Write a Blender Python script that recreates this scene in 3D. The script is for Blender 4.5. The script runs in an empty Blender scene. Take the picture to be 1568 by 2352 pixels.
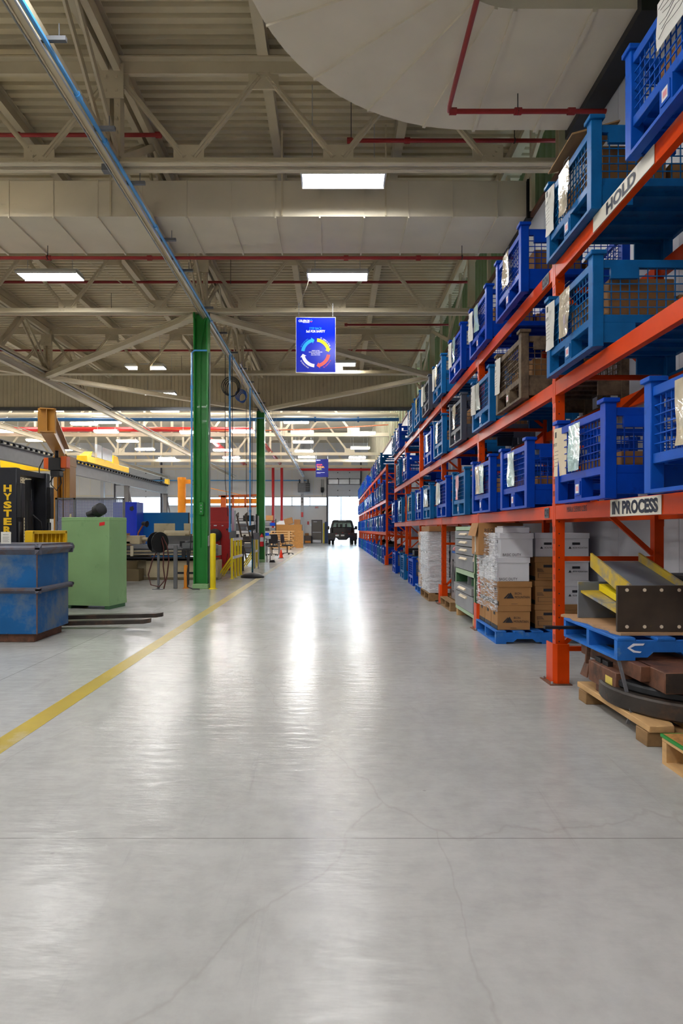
import bpy, bmesh, math, random
from mathutils import Vector as V, Matrix as M
random.seed(7)
S = bpy.context.scene
C = S.collection
PI = math.pi
FPX, CX, CY, CH = 1430.0, 768.0, 1216.0, 1.30      # lens in pixels, vanishing point, eye height

def at_z(px, py, z):                                 # where a sight line meets the height z
    d = FPX*(z-CH)/(CY-py)
    return ((px-CX)*d/FPX, d)

# ------------------------------------------------------------------ materials
def lin(c):
    if isinstance(c, str):
        c = c.lstrip('#'); c = [int(c[i:i+2], 16)/255 for i in (0, 2, 4)]
    return tuple(x/12.92 if x <= .04045 else ((x+.055)/1.055)**2.4 for x in c) + (1.0,)

MATS = {}
def mat(name, col, rough=.5, metal=0.0, var=.10, scale=4.0, bump=0.0, bscale=40.0, wear=None, wamt=.35, wscale=5.0,
        coat=0.0, emit=0.0, alpha=1.0, stretch=None, spec=.5):
    m = bpy.data.materials.new(name); m.use_nodes = True
    nt = m.node_tree; N = nt.nodes; L = nt.links
    b = N['Principled BSDF']
    b.inputs['Roughness'].default_value = rough
    b.inputs['Metallic'].default_value = metal
    b.inputs['Coat Weight'].default_value = coat
    b.inputs['Specular IOR Level'].default_value = spec
    c = lin(col)
    tc = N.new('ShaderNodeTexCoord')
    src = tc.outputs['Object']
    if stretch:
        mp = N.new('ShaderNodeMapping'); mp.inputs['Scale'].default_value = stretch
        L.new(src, mp.inputs['Vector']); src = mp.outputs['Vector']
    if var > 0:
        nz = N.new('ShaderNodeTexNoise'); nz.inputs['Scale'].default_value = scale; nz.inputs['Detail'].default_value = 5
        L.new(src, nz.inputs['Vector'])
        rp = N.new('ShaderNodeValToRGB')
        rp.color_ramp.elements[0].position = .3; rp.color_ramp.elements[1].position = .7
        rp.color_ramp.elements[0].color = tuple(x*(1-var) for x in c[:3])+(1,)
        rp.color_ramp.elements[1].color = tuple(min(1, x*(1+var)) for x in c[:3])+(1,)
        L.new(nz.outputs['Fac'], rp.inputs['Fac'])
        col_out = rp.outputs['Color']
        if wear:
            n2 = N.new('ShaderNodeTexNoise'); n2.inputs['Scale'].default_value = wscale; n2.inputs['Detail'].default_value = 8
            n2.inputs['Roughness'].default_value = .7
            L.new(src, n2.inputs['Vector'])
            r2 = N.new('ShaderNodeValToRGB')
            r2.color_ramp.elements[0].position = 1-wamt-.12; r2.color_ramp.elements[1].position = 1-wamt+.06
            L.new(n2.outputs['Fac'], r2.inputs['Fac'])
            mx = N.new('ShaderNodeMixRGB'); mx.inputs['Color2'].default_value = lin(wear)
            L.new(r2.outputs['Color'], mx.inputs['Fac']); L.new(col_out, mx.inputs['Color1'])
            col_out = mx.outputs['Color']
        L.new(col_out, b.inputs['Base Color'])
    else:
        b.inputs['Base Color'].default_value = c
    if bump > 0:
        n3 = N.new('ShaderNodeTexNoise'); n3.inputs['Scale'].default_value = bscale; n3.inputs['Detail'].default_value = 3
        L.new(src, n3.inputs['Vector'])
        bp = N.new('ShaderNodeBump'); bp.inputs['Strength'].default_value = bump; bp.inputs['Distance'].default_value = .02
        L.new(n3.outputs['Fac'], bp.inputs['Height']); L.new(bp.outputs['Normal'], b.inputs['Normal'])
    if emit:
        b.inputs['Emission Color'].default_value = c; b.inputs['Emission Strength'].default_value = emit
    if alpha < 1:
        b.inputs['Alpha'].default_value = alpha
    MATS[name] = m
    return m

cream   = mat('cream_paint', '#d5c8aa', .55, var=.07, scale=2.0, wear='#9c9078', wamt=.22, wscale=1.3)
creamD  = mat('deck_paint', '#d8caa8', .6, var=.08, scale=1.2)
ductm   = mat('duct_paint', '#e0d6c0', .6, var=.06, scale=1.6, wear='#a59a82', wamt=.2, wscale=2.0)
creamF  = mat('far_roof_paint', '#ddd2bc', .6, var=.06, scale=1.0)
royal   = mat('royal_blue_paint', '#003caa', .42, var=.14, scale=5, wear='#03246e', wamt=.3, wscale=9, spec=.16)
steelb  = mat('steel_blue_paint', '#0f5f9c', .45, var=.16, scale=6, wear='#0e4064', wamt=.32, wscale=8, spec=.16)
skyb    = mat('bright_blue_paint', '#0850b4', .42, var=.12, scale=5, wear='#073a80', wamt=.28, wscale=9, spec=.16)
char    = mat('charcoal_paint', '#3e4656', .5, var=.15, scale=6, wear='#574b42', wamt=.35, wscale=8)
rusty   = mat('rusted_brown_steel', '#6b5a45', .7, var=.25, scale=7, wear='#3f3126', wamt=.45, wscale=6, bump=.15)
orange  = mat('orange_paint', '#cf4003', .36, var=.10, scale=4, wear='#a03204', wamt=.28, wscale=4, spec=.2)
greenc  = mat('column_green', '#1c8a32', .42, var=.10, scale=2, wear='#14702a', wamt=.3, wscale=3, coat=.1)
cabg    = mat('cabinet_green', '#86ad79', .5, var=.08, scale=2, wear='#6d9163', wamt=.3, wscale=3)
dgreen  = mat('drawer_green', '#3f6a48', .5, var=.1, scale=3)
lgreen  = mat('pale_green_trim', '#a9c3a2', .5, var=.06)
yellow  = mat('safety_yellow', '#e8cf12', .4, var=.08, scale=3)
rail    = mat('rail_glare_white', '#e9e7dc', .35, var=.04)  # yellow rails, with the white of reflected light put into their colour
mustard = mat('mustard_paint', '#b9802a', .42, var=.1, scale=2)
ycrane  = mat('crane_yellow', '#e6b912', .4, var=.06)
oranj   = mat('jib_orange', '#e08a1c', .4, var=.08)
redm    = mat('machine_red', '#b00f16', .35, var=.07, scale=2, coat=.2)
redp    = mat('sprinkler_red', '#93201f', .45, var=.12, scale=4)
redb    = mat('bright_red_pipe', '#d02027', .4, var=.05)
bluep   = mat('air_line_blue', '#4ea2e6', .3, var=.06, coat=.3)
navyp   = mat('navy_pipe', '#0c4a7a', .35, var=.06)
galv    = mat('galvanised', '#a7abad', .35, metal=.75, var=.1, scale=8)
steelg  = mat('grey_steel', '#6f7176', .45, metal=.4, var=.12, scale=5)
beamg   = mat('runway_grey', '#6c6b6e', .5, var=.08)
dark    = mat('dark_iron', '#26272b', .5, metal=.3, var=.2, scale=6, wear='#4a3a2c', wamt=.25, wscale=6)
iron    = mat('oiled_cast_iron', '#3a3430', .5, metal=.35, var=.25, scale=5, wear='#5d4434', wamt=.38, wscale=4, bump=.1)
rust    = mat('rust_brown', '#6e4632', .65, var=.25, scale=6, wear='#3d2b22', wamt=.4, wscale=5, bump=.12)
black   = mat('black_plastic', '#14151a', .45, var=.1)
mast    = mat('mast_black', '#1d1f27', .45, metal=.2, var=.15, scale=4)
rubber  = mat('rubber', '#1b1b1d', .75, var=.1)
wood    = mat('pine_wood', '#c39b68', .7, var=.18, scale=3, stretch=(6, 1.2, 6), bump=.06)
woodd   = mat('aged_wood', '#8d6c45', .75, var=.22, scale=3, stretch=(6, 1.2, 6), bump=.08)
ply     = mat('plywood', '#b08a64', .7, var=.14, scale=2, stretch=(2, 9, 2))
bluew   = mat('blue_pallet_paint', '#1166bd', .6, var=.2, scale=5, wear='#6f93ac', wamt=.3, wscale=7, bump=.08)
card    = mat('cardboard', '#a87948', .75, var=.08, scale=4)
cardd   = mat('cardboard_kraft', '#94683c', .75, var=.08, scale=4)
white   = mat('white_carton', '#d9d9de', .6, var=.04)
paper   = mat('paper', '#d6d4cd', .6, var=.03)
cream_t = mat('manila_tag', '#e3d3b8', .6, var=.05)
pouch   = mat('clear_pouch', '#b0b5ae', .14, var=.14, scale=9, coat=.8, bump=.35, bscale=22)
pouchw  = mat('tan_pouch', '#bfb299', .14, var=.12, scale=9, coat=.8, bump=.35, bscale=22)
pouchg  = mat('teal_pouch', '#a9c9c8', .12, var=.14, scale=9, coat=.8, bump=.35, bscale=22)
pinkp   = mat('pink_sheet', '#e0919a', .3, var=.06, coat=.4)
yelp    = mat('yellow_sheet', '#dcc35a', .4, var=.06)
ink     = mat('ink', '#23242c', .6, var=0)
inkb    = mat('blue_ink', '#3f78b8', .6, var=0)
signw   = mat('sign_white', '#d8d2c4', .5, var=.05)
letter  = mat('letter_navy', '#1c2236', .55, var=0)
osb     = mat('osb', '#a9773b', .75, var=.35, scale=28, wear='#8f6230', wamt=.42, wscale=30)
panelw  = mat('wall_panel_white', '#c9cbd2', .55, var=.04, scale=1)
panelc  = mat('wall_panel_cream', '#efe9dc', .55, var=.04, scale=.6)
panelg  = mat('wall_paint_grey', '#ececef', .6, var=.04, scale=.6)
greenw  = mat('siding_green', '#7f9a6b', .6, var=.1, scale=2)
brownc  = mat('cap_brown', '#5f3b2c', .5, var=.1)
doorw   = mat('dock_door_white', '#d7dae4', .5, var=.03)
doorg   = mat('door_grey', '#6f6a66', .5, var=.05)
doorf   = mat('door_frame', '#4a4a55', .45, var=.05)
alu     = mat('aluminium', '#b9bec6', .3, metal=.8, var=.05)
fixt    = mat('fixture_white', '#e9eaea', .4, var=.02)
teal    = mat('teal_pole', '#0d4a5c', .4, var=.06)
tealp   = mat('teal_panel', '#0f6fa6', .35, var=.05)
bluecab = mat('cobalt_cabinet', '#0b33d2', .28, var=.06, coat=.4)
tub     = mat('tub_blue', '#0c5690', .55, spec=.3, var=.12, scale=3, wear='#62707e', wamt=.42, wscale=2.0)
tubrim  = mat('tub_rim_grey', '#565a68', .55, var=.15, scale=4, wear='#5d4436', wamt=.4, wscale=5)
beige   = mat('machine_beige', '#b9ab8b', .5, var=.12, scale=4, wear='#877b61', wamt=.3, wscale=5)
lathe_g = mat('machine_grey', '#85868a', .4, metal=.3, var=.12, scale=4)
peg     = None
hosem   = mat('hose_maroon', '#4a1f1c', .5, var=.05)
hoseb   = mat('hose_black', '#17181c', .5, var=.05)
hoseu   = mat('hose_blue', '#1e4f9c', .4, var=.05)
truckm  = mat('truck_black', '#15161c', .22, var=.05, coat=.6)
lampred = mat('lamp_red', '#c3202a', .25, var=.03)
plate   = mat('plate_white', '#c9ccd2', .4, var=.03)
conec   = mat('cone_orange', '#ff3a10', .45, var=.04)
signb   = mat('sign_blue', '#0420b4', .2, var=.04, spec=.35)
signn   = mat('sign_navy', '#0a1668', .45, var=.04, spec=.25)
cyan    = mat('print_cyan', '#19a5f5', .3, var=0)
lemon   = mat('print_yellow', '#e6e00e', .3, var=0)
coral   = mat('print_coral', '#ff5347', .3, var=0)
printw  = mat('print_white', '#eef0fa', .3, var=0)
printp  = mat('print_pale', '#8fc6ee', .3, var=0)
printr  = mat('print_red', '#e0393f', .3, var=0)
printo  = mat('print_orange', '#f59a23', .3, var=0)
printg  = mat('print_lime', '#b9d333', .3, var=0)
exitred = mat('exit_red', '#d9262b', .4, var=0)
lamp    = mat('lamp_tube', '#ffffff', .4, var=0, emit=26.0)
MATS['lamp_tube'].node_tree.nodes['Principled BSDF'].inputs['Emission Color'].default_value = (1.0, .99, .972, 1)
lampf   = mat('far_lamp_tube', '#ffffff', .4, var=0, emit=20.0)
MATS['far_lamp_tube'].node_tree.nodes['Principled BSDF'].inputs['Emission Color'].default_value = (1.0, .99, .972, 1)
lampu   = mat('added_uplight_glow', '#ffffff', .4, var=0, emit=30.0)
asph    = mat('yard_concrete', '#c9cbcd', .8, var=.08, scale=.5)
barkm   = mat('bark', '#6a5b4c', .9, var=.2)
leafm   = mat('leaf', '#8aa07a', .8, var=.2)

def glass_mat():
    m = bpy.data.materials.new('window_glass'); m.use_nodes = True
    nt = m.node_tree; N = nt.nodes; L = nt.links
    N.remove(N['Principled BSDF'])
    t = N.new('ShaderNodeBsdfTransparent'); t.inputs['Color'].default_value = (.93, .97, 1, 1)
    g = N.new('ShaderNodeBsdfGlossy'); g.inputs['Roughness'].default_value = .02
    fr = N.new('ShaderNodeFresnel'); fr.inputs['IOR'].default_value = 1.45
    mx = N.new('ShaderNodeMixShader')
    L.new(fr.outputs['Fac'], mx.inputs['Fac']); L.new(t.outputs['BSDF'], mx.inputs[1]); L.new(g.outputs['BSDF'], mx.inputs[2])
    L.new(mx.outputs['Shader'], N['Material Output'].inputs['Surface'])
    return m
glass = glass_mat()

def wrap_mat():                                       # stretch film: mostly clear, with glossy creases
    m = bpy.data.materials.new('stretch_film'); m.use_nodes = True
    nt = m.node_tree; N = nt.nodes; L = nt.links
    b = N['Principled BSDF']
    b.inputs['Base Color'].default_value = (.85, .87, .92, 1); b.inputs['Roughness'].default_value = .12
    tc = N.new('ShaderNodeTexCoord'); mp = N.new('ShaderNodeMapping'); mp.inputs['Scale'].default_value = (3, 3, 22)
    nz = N.new('ShaderNodeTexNoise'); nz.inputs['Scale'].default_value = 3; nz.inputs['Detail'].default_value = 6
    L.new(tc.outputs['Object'], mp.inputs['Vector']); L.new(mp.outputs['Vector'], nz.inputs['Vector'])
    bp = N.new('ShaderNodeBump'); bp.inputs['Strength'].default_value = .9; bp.inputs['Distance'].default_value = .03
    L.new(nz.outputs['Fac'], bp.inputs['Height']); L.new(bp.outputs['Normal'], b.inputs['Normal'])
    rp = N.new('ShaderNodeValToRGB'); rp.color_ramp.elements[0].position = .42; rp.color_ramp.elements[1].position = .62
    rp.color_ramp.elements[0].color = (.10, .10, .10, 1); rp.color_ramp.elements[1].color = (.75, .75, .75, 1)
    L.new(nz.outputs['Fac'], rp.inputs['Fac']); L.new(rp.outputs['Color'], b.inputs['Alpha'])
    return m
film = wrap_mat()

def peg_mat(name, base, hole, pitch, rad, see=0.0):
    m = bpy.data.materials.new(name); m.use_nodes = True
    nt = m.node_tree; N = nt.nodes; L = nt.links
    b = N['Principled BSDF']; b.inputs['Roughness'].default_value = .5
    tc = N.new('ShaderNodeTexCoord'); sp = N.new('ShaderNodeSeparateXYZ'); L.new(tc.outputs['Object'], sp.inputs['Vector'])
    def cell(o):
        a = N.new('ShaderNodeMath'); a.operation = 'DIVIDE'; a.inputs[1].default_value = pitch; L.new(o, a.inputs[0])
        f = N.new('ShaderNodeMath'); f.operation = 'FRACT'; L.new(a.outputs[0], f.inputs[0])
        s = N.new('ShaderNodeMath'); s.operation = 'SUBTRACT'; s.inputs[1].default_value = .5; L.new(f.outputs[0], s.inputs[0])
        p = N.new('ShaderNodeMath'); p.operation = 'MULTIPLY'; L.new(s.outputs[0], p.inputs[0]); L.new(s.outputs[0], p.inputs[1])
        return p.outputs[0]
    ad = N.new('ShaderNodeMath'); ad.operation = 'ADD'; L.new(cell(sp.outputs['X']), ad.inputs[0]); L.new(cell(sp.outputs['Z']), ad.inputs[1])
    lt = N.new('ShaderNodeMath'); lt.operation = 'LESS_THAN'; lt.inputs[1].default_value = (rad/pitch)**2; L.new(ad.outputs[0], lt.inputs[0])
    if see:
        b.inputs['Base Color'].default_value = lin(base)
        iv = N.new('ShaderNodeMath'); iv.operation = 'MULTIPLY_ADD'; iv.inputs[1].default_value = -see; iv.inputs[2].default_value = 1.0
        L.new(lt.outputs[0], iv.inputs[0]); L.new(iv.outputs[0], b.inputs['Alpha'])
    else:
        mx = N.new('ShaderNodeMixRGB'); mx.inputs['Color1'].default_value = lin(base); mx.inputs['Color2'].default_value = lin(hole)
        L.new(lt.outputs[0], mx.inputs['Fac']); L.new(mx.outputs['Color'], b.inputs['Base Color'])
    return m
pegm = peg_mat('pegboard', '#b3a68c', '#5d5546', .06, .013)
perf = peg_mat('perforated_sheet', '#7d86a6', '#000000', .035, .0095, see=1.0)

def floor_mat():
    m = bpy.data.materials.new('sealed_concrete'); m.use_nodes = True
    nt = m.node_tree; N = nt.nodes; L = nt.links
    b = N['Principled BSDF']
    b.inputs['Coat Weight'].default_value = .0; b.inputs['Specular IOR Level'].default_value = .30
    tc = N.new('ShaderNodeTexCoord'); P = tc.outputs['Object']
    def noise(scale, detail=4, rough=.5, vec=P, dist=0):
        n = N.new('ShaderNodeTexNoise'); n.inputs['Scale'].default_value = scale; n.inputs['Detail'].default_value = detail
        n.inputs['Roughness'].default_value = rough; n.inputs['Distortion'].default_value = dist; L.new(vec, n.inputs['Vector']); return n.outputs['Fac']
    def ramp(src, p0, c0, p1, c1):
        r = N.new('ShaderNodeValToRGB'); e = r.color_ramp.elements
        e[0].position = p0; e[1].position = p1; e[0].color = c0; e[1].color = c1; L.new(src, r.inputs['Fac']); return r.outputs['Color']
    def mix(f, a, c, kind='MIX'):
        x = N.new('ShaderNodeMixRGB'); x.blend_type = kind
        if isinstance(f, float): x.inputs['Fac'].default_value = f
        else: L.new(f, x.inputs['Fac'])
        for s, i in ((a, 'Color1'), (c, 'Color2')):
            if isinstance(s, tuple): x.inputs[i].default_value = s
            else: L.new(s, x.inputs[i])
        return x.outputs['Color']
    base = ramp(noise(.55, 6, .6), .3, lin('#a3a3a1'), .72, lin('#b9b9b7'))
    fine = ramp(noise(9, 6, .65), .35, (.90, .90, .90, 1), .6, (1, 1, 1, 1))
    col = mix(1.0, base, fine, 'MULTIPLY')
    # long tyre scuffs running down the aisle
    mp = N.new('ShaderNodeMapping'); mp.inputs['Scale'].default_value = (5, .45, 1); L.new(P, mp.inputs['Vector'])
    sc = ramp(noise(1.1, 8, .72, mp.outputs['Vector'], .6), .60, (0, 0, 0, 1), .74, (1, 1, 1, 1))
    scf = N.new('ShaderNodeMath'); scf.operation = 'MULTIPLY'; scf.inputs[1].default_value = .30; L.new(sc, scf.inputs[0])
    col = mix(scf.outputs[0], col, lin('#6e6e70'))
    # small dark specks and chips
    vo = N.new('ShaderNodeTexVoronoi'); vo.inputs['Scale'].default_value = 3.0; L.new(P, vo.inputs['Vector'])
    vs = ramp(vo.outputs['Distance'], .0, (1, 1, 1, 1), .035, (0, 0, 0, 1))
    spk = N.new('ShaderNodeMath'); spk.operation = 'MULTIPLY'; L.new(vs, spk.inputs[0])
    L.new(ramp(noise(.9, 2), .5, (0, 0, 0, 1), .62, (.45, .45, .45, 1)), spk.inputs[1])
    col = mix(spk.outputs[0], col, lin('#4c4a4a'))
    # hairline cracks
    wv = N.new('ShaderNodeTexVoronoi'); wv.feature = 'DISTANCE_TO_EDGE'; wv.inputs['Scale'].default_value = .33
    dn = N.new('ShaderNodeMapping'); dn.inputs['Scale'].default_value = (1.6, .8, 1); L.new(P, dn.inputs['Vector'])
    nv = N.new('ShaderNodeTexNoise'); nv.inputs['Scale'].default_value = 1.5; nv.inputs['Detail'].default_value = 5; L.new(dn.outputs['Vector'], nv.inputs['Vector'])
    av = N.new('ShaderNodeMixRGB'); av.blend_type = 'LINEAR_LIGHT'; av.inputs['Fac'].default_value = .25
    L.new(dn.outputs['Vector'], av.inputs['Color1']); L.new(nv.outputs['Color'], av.inputs['Color2']); L.new(av.outputs['Color'], wv.inputs['Vector'])
    ck = ramp(wv.outputs['Distance'], .0, (.17, .17, .17, 1), .003, (0, 0, 0, 1))
    col = mix(ck, col, lin('#7b746a'))
    # saw-cut joints
    sp = N.new('ShaderNodeSeparateXYZ'); L.new(P, sp.inputs['Vector'])
    def joint(o, off, period, w):
        a = N.new('ShaderNodeMath'); a.operation = 'SUBTRACT'; a.inputs[1].default_value = off; L.new(o, a.inputs[0])
        p = N.new('ShaderNodeMath'); p.operation = 'PINGPONG'; p.inputs[1].default_value = period/2; L.new(a.outputs[0], p.inputs[0])
        l = N.new('ShaderNodeMath'); l.operation = 'LESS_THAN'; l.inputs[1].default_value = w; L.new(p.outputs[0], l.inputs[0]); return l.outputs[0]
    jm = N.new('ShaderNodeMath'); jm.operation = 'MAXIMUM'
    L.new(joint(sp.outputs['Y'], 2.62, 6.45, .003), jm.inputs[0]); L.new(joint(sp.outputs['X'], -2.88, 6.0, .004), jm.inputs[1])
    jf = N.new('ShaderNodeMath'); jf.operation = 'MULTIPLY'; jf.inputs[1].default_value = .6; L.new(jm.outputs[0], jf.inputs[0])
    col = mix(jf.outputs[0], col, lin('#5f5c58'))
    L.new(col, b.inputs['Base Color'])
    rr = ramp(noise(2.2, 6, .6), .3, (.19, .19, .19, 1), .75, (.262, .262, .262, 1)); L.new(rr, b.inputs['Roughness'])
    bn = N.new('ShaderNodeBump'); bn.inputs['Strength'].default_value = .22; bn.inputs['Distance'].default_value = .02
    mp2 = N.new('ShaderNodeMapping'); mp2.inputs['Scale'].default_value = (1, 3.0, 1); L.new(P, mp2.inputs['Vector'])
    L.new(noise(4.2, 3, .5, mp2.outputs['Vector']), bn.inputs['Height']); L.new(bn.outputs['Normal'], b.inputs['Normal'])
    return m
floorm = floor_mat()
linefar = None
def line_mat():
    m = mat('floor_line_yellow', '#ad9733', .35, var=.12, scale=2, wear='#b9b096', wamt=.30, wscale=2.2)
    return m
linem = line_mat()
linew = mat('floor_line_worn', '#a8a07a', .3, var=.1, scale=2, wear='#a9a8a3', wamt=.46, wscale=2.6)

# ------------------------------------------------------------------ mesh builder
class MB:
    def __init__(s): s.v = []; s.f = []; s.mi = []; s.cm = 0; s.sm = []; s.smooth = False
    def m(s, i): s.cm = i; return s
    def face(s, idx): s.f.append(tuple(idx)); s.mi.append(s.cm); s.sm.append(s.smooth)
    def add(s, vs, fs):
        o = len(s.v); s.v += [tuple(v) for v in vs]
        for f in fs: s.face([o+i for i in f])
        return s
    def box(s, x0, x1, y0, y1, z0, z1):
        return s.add([(x0,y0,z0),(x1,y0,z0),(x1,y1,z0),(x0,y1,z0),(x0,y0,z1),(x1,y0,z1),(x1,y1,z1),(x0,y1,z1)],
                     [(0,3,2,1),(4,5,6,7),(0,1,5,4),(1,2,6,5),(2,3,7,6),(3,0,4,7)])
    def cbox(s, c, size): 
        return s.box(c[0]-size[0]/2, c[0]+size[0]/2, c[1]-size[1]/2, c[1]+size[1]/2, c[2]-size[2]/2, c[2]+size[2]/2)
    def bar(s, p, q, w, h, up=(0,0,1)):               # square bar from p to q: w across, h along up
        p = V(p); q = V(q); d = (q-p).normalized(); up = V(up)
        if abs(d.dot(up)) > .98: up = V((0,1,0))
        r = d.cross(up).normalized(); u = r.cross(d).normalized()
        r *= w/2; u *= h/2
        return s.add([p-r-u, p+r-u, p+r+u, p-r+u, q-r-u, q+r-u, q+r+u, q-r+u],
                     [(0,1,2,3),(4,7,6,5),(0,4,5,1),(1,5,6,2),(2,6,7,3),(3,7,4,0)])
    def ibeam(s, p, q, w, h, tf=.015, tw=.01, up=(0,0,1)):
        p = V(p); q = V(q); d = (q-p).normalized(); U = V(up)
        if abs(d.dot(U)) > .98: U = V((0,1,0))
        r = d.cross(U).normalized(); u = r.cross(d).normalized()
        o = u*(h/2-tf/2)
        s.bar(p+o, q+o, w, tf, u); s.bar(p-o, q-o, w, tf, u); s.bar(p, q, tw, h-2*tf, u); return s
    def tube(s, p, q, r, n=10, r2=None, caps=True):
        p = V(p); q = V(q); r2 = r if r2 is None else r2
        d = (q-p).normalized(); a = V((0,0,1)) if abs(d.z) < .9 else V((1,0,0))
        e = d.cross(a).normalized(); g = d.cross(e)
        vs = []
        for i in range(n):
            t = 2*PI*i/n; w = e*math.cos(t)+g*math.sin(t)
            vs += [p+w*r, q+w*r2]
        s.smooth = True; s.add(vs, [(2*i, 2*i+1, (2*i+3) % (2*n), (2*i+2) % (2*n)) for i in range(n)]); s.smooth = False
        if caps:
            o = len(s.v)-2*n
            s.face([o+2*i for i in range(n)]); s.face([o+2*i+1 for i in reversed(range(n))])
        return s
    def path(s, pts, r, n=7, closed=False):
        pts = [V(p) for p in pts]; rings = []; k = len(pts)
        prev = None
        for i, p in enumerate(pts):
            a = pts[i-1] if (i > 0 or closed) else p; b = pts[(i+1) % k] if (i < k-1 or closed) else p
            d = (b-a).normalized()
            if prev is None:
                h = V((0,0,1)) if abs(d.z) < .9 else V((1,0,0)); e = d.cross(h).normalized()
            else:
                e = (prev-d*prev.dot(d))
                e = e.normalized() if e.length > 1e-5 else d.orthogonal().normalized()
            prev = e; g = d.cross(e)
            rings.append([p+(e*math.cos(2*PI*j/n)+g*math.sin(2*PI*j/n))*r for j in range(n)])
        o = len(s.v)
        for rg in rings: s.v += [tuple(v) for v in rg]
        s.smooth = True
        for i in range(k if closed else k-1):
            i2 = (i+1) % k
            for j in range(n):
                j2 = (j+1) % n; s.face([o+i*n+j, o+i*n+j2, o+i2*n+j2, o+i2*n+j])
        s.smooth = False
        if not closed:
            s.face([o+j for j in reversed(range(n))]); s.face([o+(k-1)*n+j for j in range(n)])
        return s
    def lathe(s, c, prof, n=20, axis=(0,0,1)):          # prof: (radius, height) pairs
        c = V(c); ax = V(axis).normalized(); h = V((1,0,0)) if abs(ax.x) < .9 else V((0,1,0))
        e = ax.cross(h).normalized(); g = ax.cross(e)
        o = len(s.v)
        for r, z in prof:
            for j in range(n):
                t = 2*PI*j/n; s.v.append(tuple(c+ax*z+(e*math.cos(t)+g*math.sin(t))*r))
        s.smooth = True
        for i in range(len(prof)-1):
            for j in range(n):
                j2 = (j+1) % n; s.face([o+i*n+j, o+i*n+j2, o+(i+1)*n+j2, o+(i+1)*n+j])
        s.smooth = False
        if prof[0][0] > 1e-4: s.face([o+j for j in reversed(range(n))])
        if prof[-1][0] > 1e-4: s.face([o+(len(prof)-1)*n+j for j in range(n)])
        return s
    def prism(s, poly, d):                             # poly: 3D points, d: extrusion vector
        d = V(d); k = len(poly); ps = [V(p) for p in poly]
        return s.add(ps+[p+d for p in ps], [tuple(reversed(range(k))), tuple(range(k, 2*k))] + [(i, (i+1) % k, k+(i+1) % k, k+i) for i in range(k)])
    def ring(s, c, R, r, axis=(0,0,1), n=24, k=6):
        c = V(c); ax = V(axis).normalized(); h = V((1,0,0)) if abs(ax.x) < .9 else V((0,1,0))
        e = ax.cross(h).normalized(); g = ax.cross(e)
        return s.path([c+(e*math.cos(2*PI*i/n)+g*math.sin(2*PI*i/n))*R for i in range(n)], r, k, True)
    def sheet(s, o, r, u, nx=4, ny=6, amp=.006, ph=0.0, nrm=None):   # a slightly wavy sheet, o = its lower corner
        o = V(o); r = V(r); u = V(u); n = V(nrm) if nrm else r.cross(u).normalized()
        vs = []
        for t in (0, .0018):
            for j in range(ny+1):
                for i in range(nx+1):
                    a, b = i/nx, j/ny
                    w = amp*(math.sin(5*a+ph+2*b)+.7*math.sin(7*b-ph+3*a))*(1.15-b)
                    vs.append(o+r*a+u*b+n*(w+t))
        k = (nx+1)*(ny+1); fs = []
        for j in range(ny):
            for i in range(nx):
                q = j*(nx+1)+i; fs.append((q+nx+1, q+nx+2, q+1, q)); fs.append((k+q, k+q+1, k+q+nx+2, k+q+nx+1))
        s.smooth = True; s.add(vs, fs); s.smooth = False
        return s
    def text(s, t, o, r, u, w=None, h=None, bold=0.0, lift=.002):   # lettering: o = centre, r and u its directions
        vs, fs = text_mesh(t, bold)
        xs = [v[0] for v in vs]; ys = [v[1] for v in vs]
        W = max(xs)-min(xs); H = max(ys)-min(ys); mx = (max(xs)+min(xs))/2; my = (max(ys)+min(ys))/2
        kx = w/W if w else h/H; ky = h/H if h else w/W
        r = V(r).normalized(); u = V(u).normalized(); n = r.cross(u); o = V(o)
        return s.add([o+r*((x-mx)*kx)+u*((y-my)*ky)+n*lift for x, y in vs], fs)
    def arctext(s, t, c, R, r, u, a0, a1, h, inside=False, lift=.004):
        r = V(r).normalized(); u = V(u).normalized(); c = V(c); k = len(t)
        for i, ch in enumerate(t):
            if ch == ' ': continue
            a = a0+(a1-a0)*(i+.5)/k
            d = r*math.cos(a)+u*math.sin(a); tg = r*math.sin(a)-u*math.cos(a)
            if inside: d2, tg2 = -d, -tg
            else: d2, tg2 = d, tg
            s.text(ch, c+d*R, tg2, d2, h=h*(.75 if ch.islower() and ch not in 'dtfklbh' else 1), lift=lift)
        return s
    def build(s, name, mats, parent=None, bevel=0.0, loc=None, rz=0.0):
        me = bpy.data.meshes.new(name); me.from_pydata(s.v, [], s.f)
        if not isinstance(mats, (list, tuple)): mats = [mats]
        for m in mats: me.materials.append(m)
        me.polygons.foreach_set('material_index', s.mi); me.polygons.foreach_set('use_smooth', s.sm)
        if bevel:
            bm = bmesh.new(); bm.from_mesh(me)
            es = [e for e in bm.edges if len(e.link_faces) == 2 and e.calc_face_angle(0) > .6]
            bmesh.ops.bevel(bm, geom=es, offset=bevel, segments=1, affect='EDGES', profile=.5, clamp_overlap=True)
            bm.to_mesh(me); bm.free()
        me.set_sharp_from_angle(angle=.7)
        me.update()
        o = bpy.data.objects.new(name, me); C.objects.link(o)
        if parent: o.parent = parent
        if loc: o.location = loc
        if rz: o.rotation_euler.z = rz
        return o

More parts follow.
